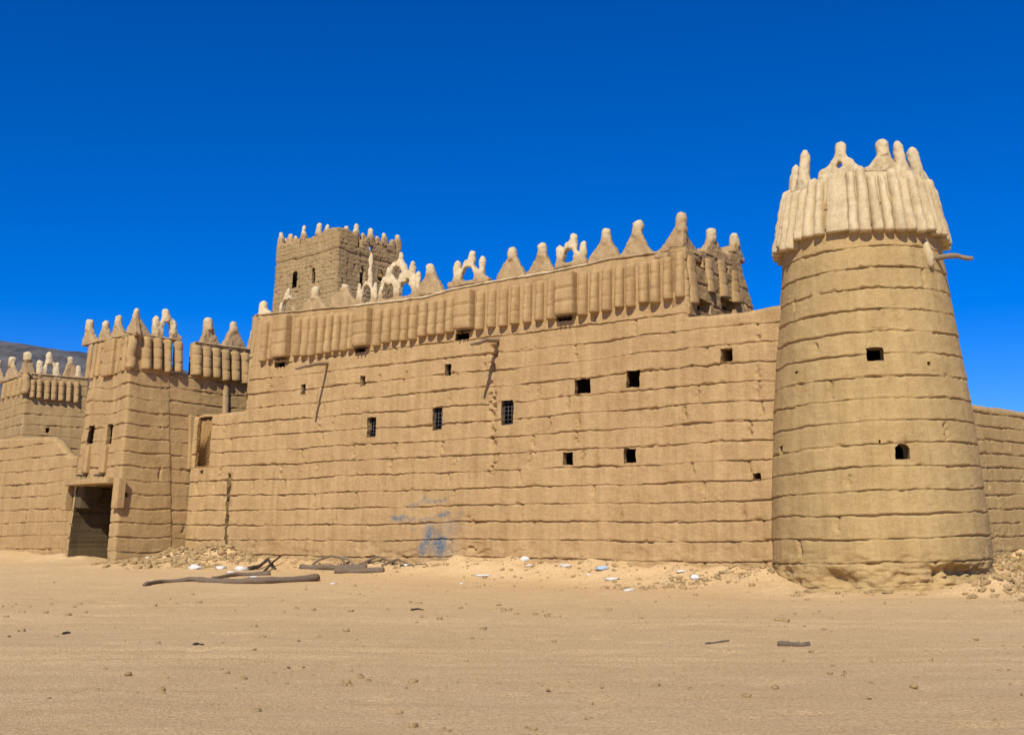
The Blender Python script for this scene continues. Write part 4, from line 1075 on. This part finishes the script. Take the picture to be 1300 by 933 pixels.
def scrap(px, py, wpx, flat_, mat, name, label, cat, group=None, rug=.6):
    P = ground_hit(px, py); s = wpx/2 * P[1]/1424
    V, Fq = I2; sd = int(px*7+py)
    r = 1 + rug*fbm(V[:, 0]*1.6+sd, V[:, 1]*1.6, V[:, 2]*1.6, sd, 3) + .25*vn(V[:, 0]*4, V[:, 1]*4, V[:, 2]*4, sd)
    W = V*r[:, None]*np.array([s, s*.55, s*flat_]); 
    o = link(name, mesh_np(name, W, Fq), M[mat], None, False); o.location = (P[0], P[1], P[2] + s*flat_*.45); o.rotation_euler = (0, 0, random.uniform(-.4, .4))
    return tag(o, label, cat, group)
GL = 'white scraps blown about the foot of the walls'
for px, py, w, fl_, lab in (
 (248, 722, 24, .32, 'crumpled white sheet lying on the rubble before the gate tower corner, largest of the litter'),
 (281, 722, 13, .5, 'white scrap in the rubble, directly behind the long log on its left half'),
 (293, 727, 10, .4, 'small white scrap between two bigger ones behind the long log'),
 (306, 724, 19, .45, 'bright white bag lying just behind the middle of the long log'),
 (188, 711, 9, .7, 'small white scrap on clods right beside the gate tower foot'),
 (322, 733, 12, .3, 'white scrap resting against the back of the long log near its right end'),
 (516, 718, 11, .35, 'white scrap under the right end of the twig pile'),
 (423, 741, 11, .2, 'flat pale scrap on open sand below the short logs'),
 (613, 731, 26, .13, 'long flat white strip on the sand below the eroded wall patch'),
 (586, 741, 7, .3, 'tiny white scrap left of the long flat white strip'),
 (667, 712, 13, .8, 'upright white ball of paper at the wall foot'),
 (672, 719, 10, .4, 'white scrap just in front of the upright paper ball'),
 (718, 719, 17, .3, 'greyish white crumpled scrap between the paper ball and the blue bag'),
 (777, 736, 20, .25, 'flat white bag on sand right of the blue bag'),
 (799, 750, 15, .3, 'white oval scrap lying farthest from the wall, on open sand'),
 (747, 730, 7, .4, 'tiny white dot of litter below the blue bag'),
 (882, 734, 16, .5, 'white tin among rubbish before the right end of the wall'),
 (865, 726, 14, .25, 'thin white strip just behind the white tin'),
 (1061, 741, 8, .8, 'small white scrap in the worn hollow at the front foot of the round tower')):
    scrap(px, py, w*.9, fl_, 'paper', 'paper_scrap', lab, 'paper scrap', GL)
scrap(764, 723, 18, .35, 'bluebag', 'plastic_bag', 'pale blue plastic bag crumpled on the sand before the long wall', 'bag')
scrap(990, 788, 15, .4, 'rubble', 'stone', 'lone rounded stone on open sand below the round tower', 'stone', rug=.3)
scrap(1127, 753, 16, .3, 'rubble', 'stone', 'flat stone just in front of the round tower foot', 'stone', rug=.4)
scrap(1037, 748, 10, .5, 'rubble', 'stone', 'small stone left of the worn hollow in the round tower foot', 'stone', rug=.4)

def log(name, label, cat, pts, r0, r1, mat='wood', group=None, lift=0.0, seed=1, seg=9, wob=.22):
    W = []
    for q_ in pts:
        P = ground_hit(q_[0], q_[1]); W.append(P + np.array([0, 0, (q_[2] if len(q_) > 2 else 0) + lift]))
    n = len(W); rr = [r0 + (r1-r0)*i/(n-1) for i in range(n)]
    for i in range(n): W[i][2] += rr[i]*.7
    base = W[0].copy(); W = [w - base for w in W]
    o = tube_obj(name, W, rr, M[mat], None, seg, wob, seed, 6); o.location = [float(c_) for c_ in base]
    return tag(o, label, cat, group)
GLg = 'logs and branches lying before the wall'
log('log', 'long weathered tree trunk lying on the sand before the gate corner, tapering to the left', 'log', [(183, 744), (205, 740), (240, 738), (285, 740), (330, 741), (370, 739), (403, 737)], .06, .13, group=GLg, seed=2)
log('log', 'dark log lying close behind the long tree trunk', 'log', [(270, 735), (300, 731), (343, 730)], .06, .09, group=GLg, seed=3)
log('log', 'thick straight log under the crooked branches, left of the twig pile', 'log', [(382, 722), (410, 723), (440, 724), (465, 724)], .10, .12, group=GLg, seed=4)
log('log', 'short thick log lying nearest the camera in the second group', 'log', [(425, 728), (450, 727), (487, 726)], .12, .11, group=GLg, seed=5)
log('branch', 'arched grey branch rising above the thick straight log', 'branch', [(396, 718), (407, 717, .2), (420, 716, .28), (433, 717, .22), (440, 719, .02)], .05, .04, 'wood', GLg, seed=6)
log('branch', 'pale forked branch slanting down onto the short thick log', 'branch', [(430, 716, .25), (440, 717, .22), (452, 721, .03)], .04, .05, 'pole', GLg, seed=7)
tw_l = [((440, 716), (470, 711, .15), (500, 714), 'twig at the back left of the pile, nearly straight'), ((455, 718), (480, 714, .2), (505, 717), 'bent dark twig at the middle of the pile'),
        ((470, 714), (486, 708, .25), (492, 706, .4), 'twig whose tip stands up highest out of the pile'), ((482, 713), (510, 714, .12), (537, 714), 'long thin twig reaching toward the right end of the pile'),
        ((485, 719), (505, 716, .15), (525, 719), 'dark twig along the front of the pile'), ((498, 717), (512, 712, .2), (530, 717), 'hooked twig crossing the right half of the pile'),
        ((515, 717), (528, 714, .15), (542, 718), 'short twig lying outermost right of the pile'), ((462, 715), (475, 717, .1), (490, 713, .1), 'short crossing twig at the left of the pile')]
for i, (a, b_, c_, lab) in enumerate(tw_l):
    log('twig', 'dry ' + lab, 'twig', [a, b_, c_], .05, .025, 'darkwood' if i % 3 == 0 else 'wood', 'twigs piled against the wall', seed=20+i, seg=7)
for i, (a, b_, c_, lab) in enumerate((((448, 713), (466, 710, .3), (484, 712, .1), 'upper twig hugging the wall behind the pile'), ((500, 714), (515, 709, .3), (528, 712, .1), 'raised twig over the right half of the pile'),
        ((508, 719), (522, 718), (541, 716), 'lowest twig poking out on the right of the pile'), ((432, 719), (447, 714, .25), (462, 717), 'left-most curved twig springing from the pale branch'))):
    log('twig', 'dry ' + lab, 'twig', [a, b_, c_], .045, .02, 'darkwood', 'twigs piled against the wall', seed=50+i, seg=7)
log('branch', 'dark crooked branch among the rubble just behind the long tree trunk', 'branch', [(316, 724), (330, 722, .08), (340, 719, .25), (350, 723)], .09, .04, 'darkwood', GLg, seed=31)
log('branch', 'dark forked root in the rubble beside the crooked branch', 'branch', [(335, 726), (347, 720, .2), (356, 716, .3)], .05, .03, 'darkwood', GLg, seed=32)
log('stick', 'thick brown stick half buried in open sand, lower right', 'stick', [(988, 820), (1000, 820), (1012, 821), (1028, 820)], .045, .04, 'wood', seed=33)
log('stick', 'thin dark stick on open sand, centre left', 'stick', [(523, 775), (530, 774), (537, 775)], .035, .02, 'darkwood', seed=34)
log('stick', 'thin dark stick lying on the sand at the lower left', 'stick', [(246, 819), (252, 818), (258, 819)], .022, .015, 'darkwood', seed=35)
log('stick', 'small black stick near the left edge of the sand', 'stick', [(80, 805), (84, 804), (89, 804)], .022, .02, 'darkwood', seed=36)
log('stick', 'long thin stick on sand below the blue bag', 'stick', [(896, 818), (910, 816), (925, 814)], .02, .015, 'wood', seed=37)

# ================================================================== camera, light, sky
cam = bpy.data.cameras.new('camera'); co = bpy.data.objects.new('camera', cam); COL.objects.link(co)
co.location = (0, 0, CAMZ); co.rotation_euler = (PI/2 + PITCH, 0, 0)
cam.sensor_width = 36; cam.lens = 36*F/1300; cam.shift_y = (422-466.5)/1300; cam.clip_end = 12000; cam.clip_start = .1
scn.camera = co
EL = math.radians(43); AZ = math.atan2(-.243, -.97)          # horizontal direction towards the sun (x, y)
sx_, sy_ = -.243, -.97; hn = math.hypot(sx_, sy_); sd = Vector((sx_/hn*math.cos(EL), sy_/hn*math.cos(EL), math.sin(EL)))
sun = bpy.data.lights.new('sun', 'SUN'); sun.energy = 4.9; sun.angle = math.radians(.53); sun.color = (1, .94, .79)
so = bpy.data.objects.new('sun', sun); COL.objects.link(so); so.rotation_euler = sd.to_track_quat('Z', 'Y').to_euler(); so.location = (0, -20, 40)
w = bpy.data.worlds.new('World'); scn.world = w; w.use_nodes = True; nt = w.node_tree
bg = nt.nodes['Background']; sky = nt.nodes.new('ShaderNodeTexSky'); sky.sky_type = 'NISHITA'; sky.sun_disc = False
sky.sun_elevation = EL; sky.sun_rotation = math.atan2(sd.x, sd.y); sky.altitude = 2600; sky.air_density = 1.0; sky.dust_density = .1; sky.ozone_density = 4.0
hs = nt.nodes.new('ShaderNodeHueSaturation'); hs.inputs['Saturation'].default_value = 1.45; hs.inputs['Value'].default_value = 1.0
nt.links.new(sky.outputs[0], hs.inputs['Color']); sm = mixc(nt, 1.0, hs.outputs[0], (.8, .83, 1.24), 'MULTIPLY'); nt.links.new(sm, bg.inputs[0]); bg.inputs[1].default_value = .112
scn.view_settings.view_transform = 'Standard'; scn.view_settings.look = 'None'; scn.view_settings.exposure = .0; scn.view_settings.gamma = 1
scn.cycles.max_bounces = 4; scn.cycles.diffuse_bounces = 2; scn.cycles.use_denoising = True
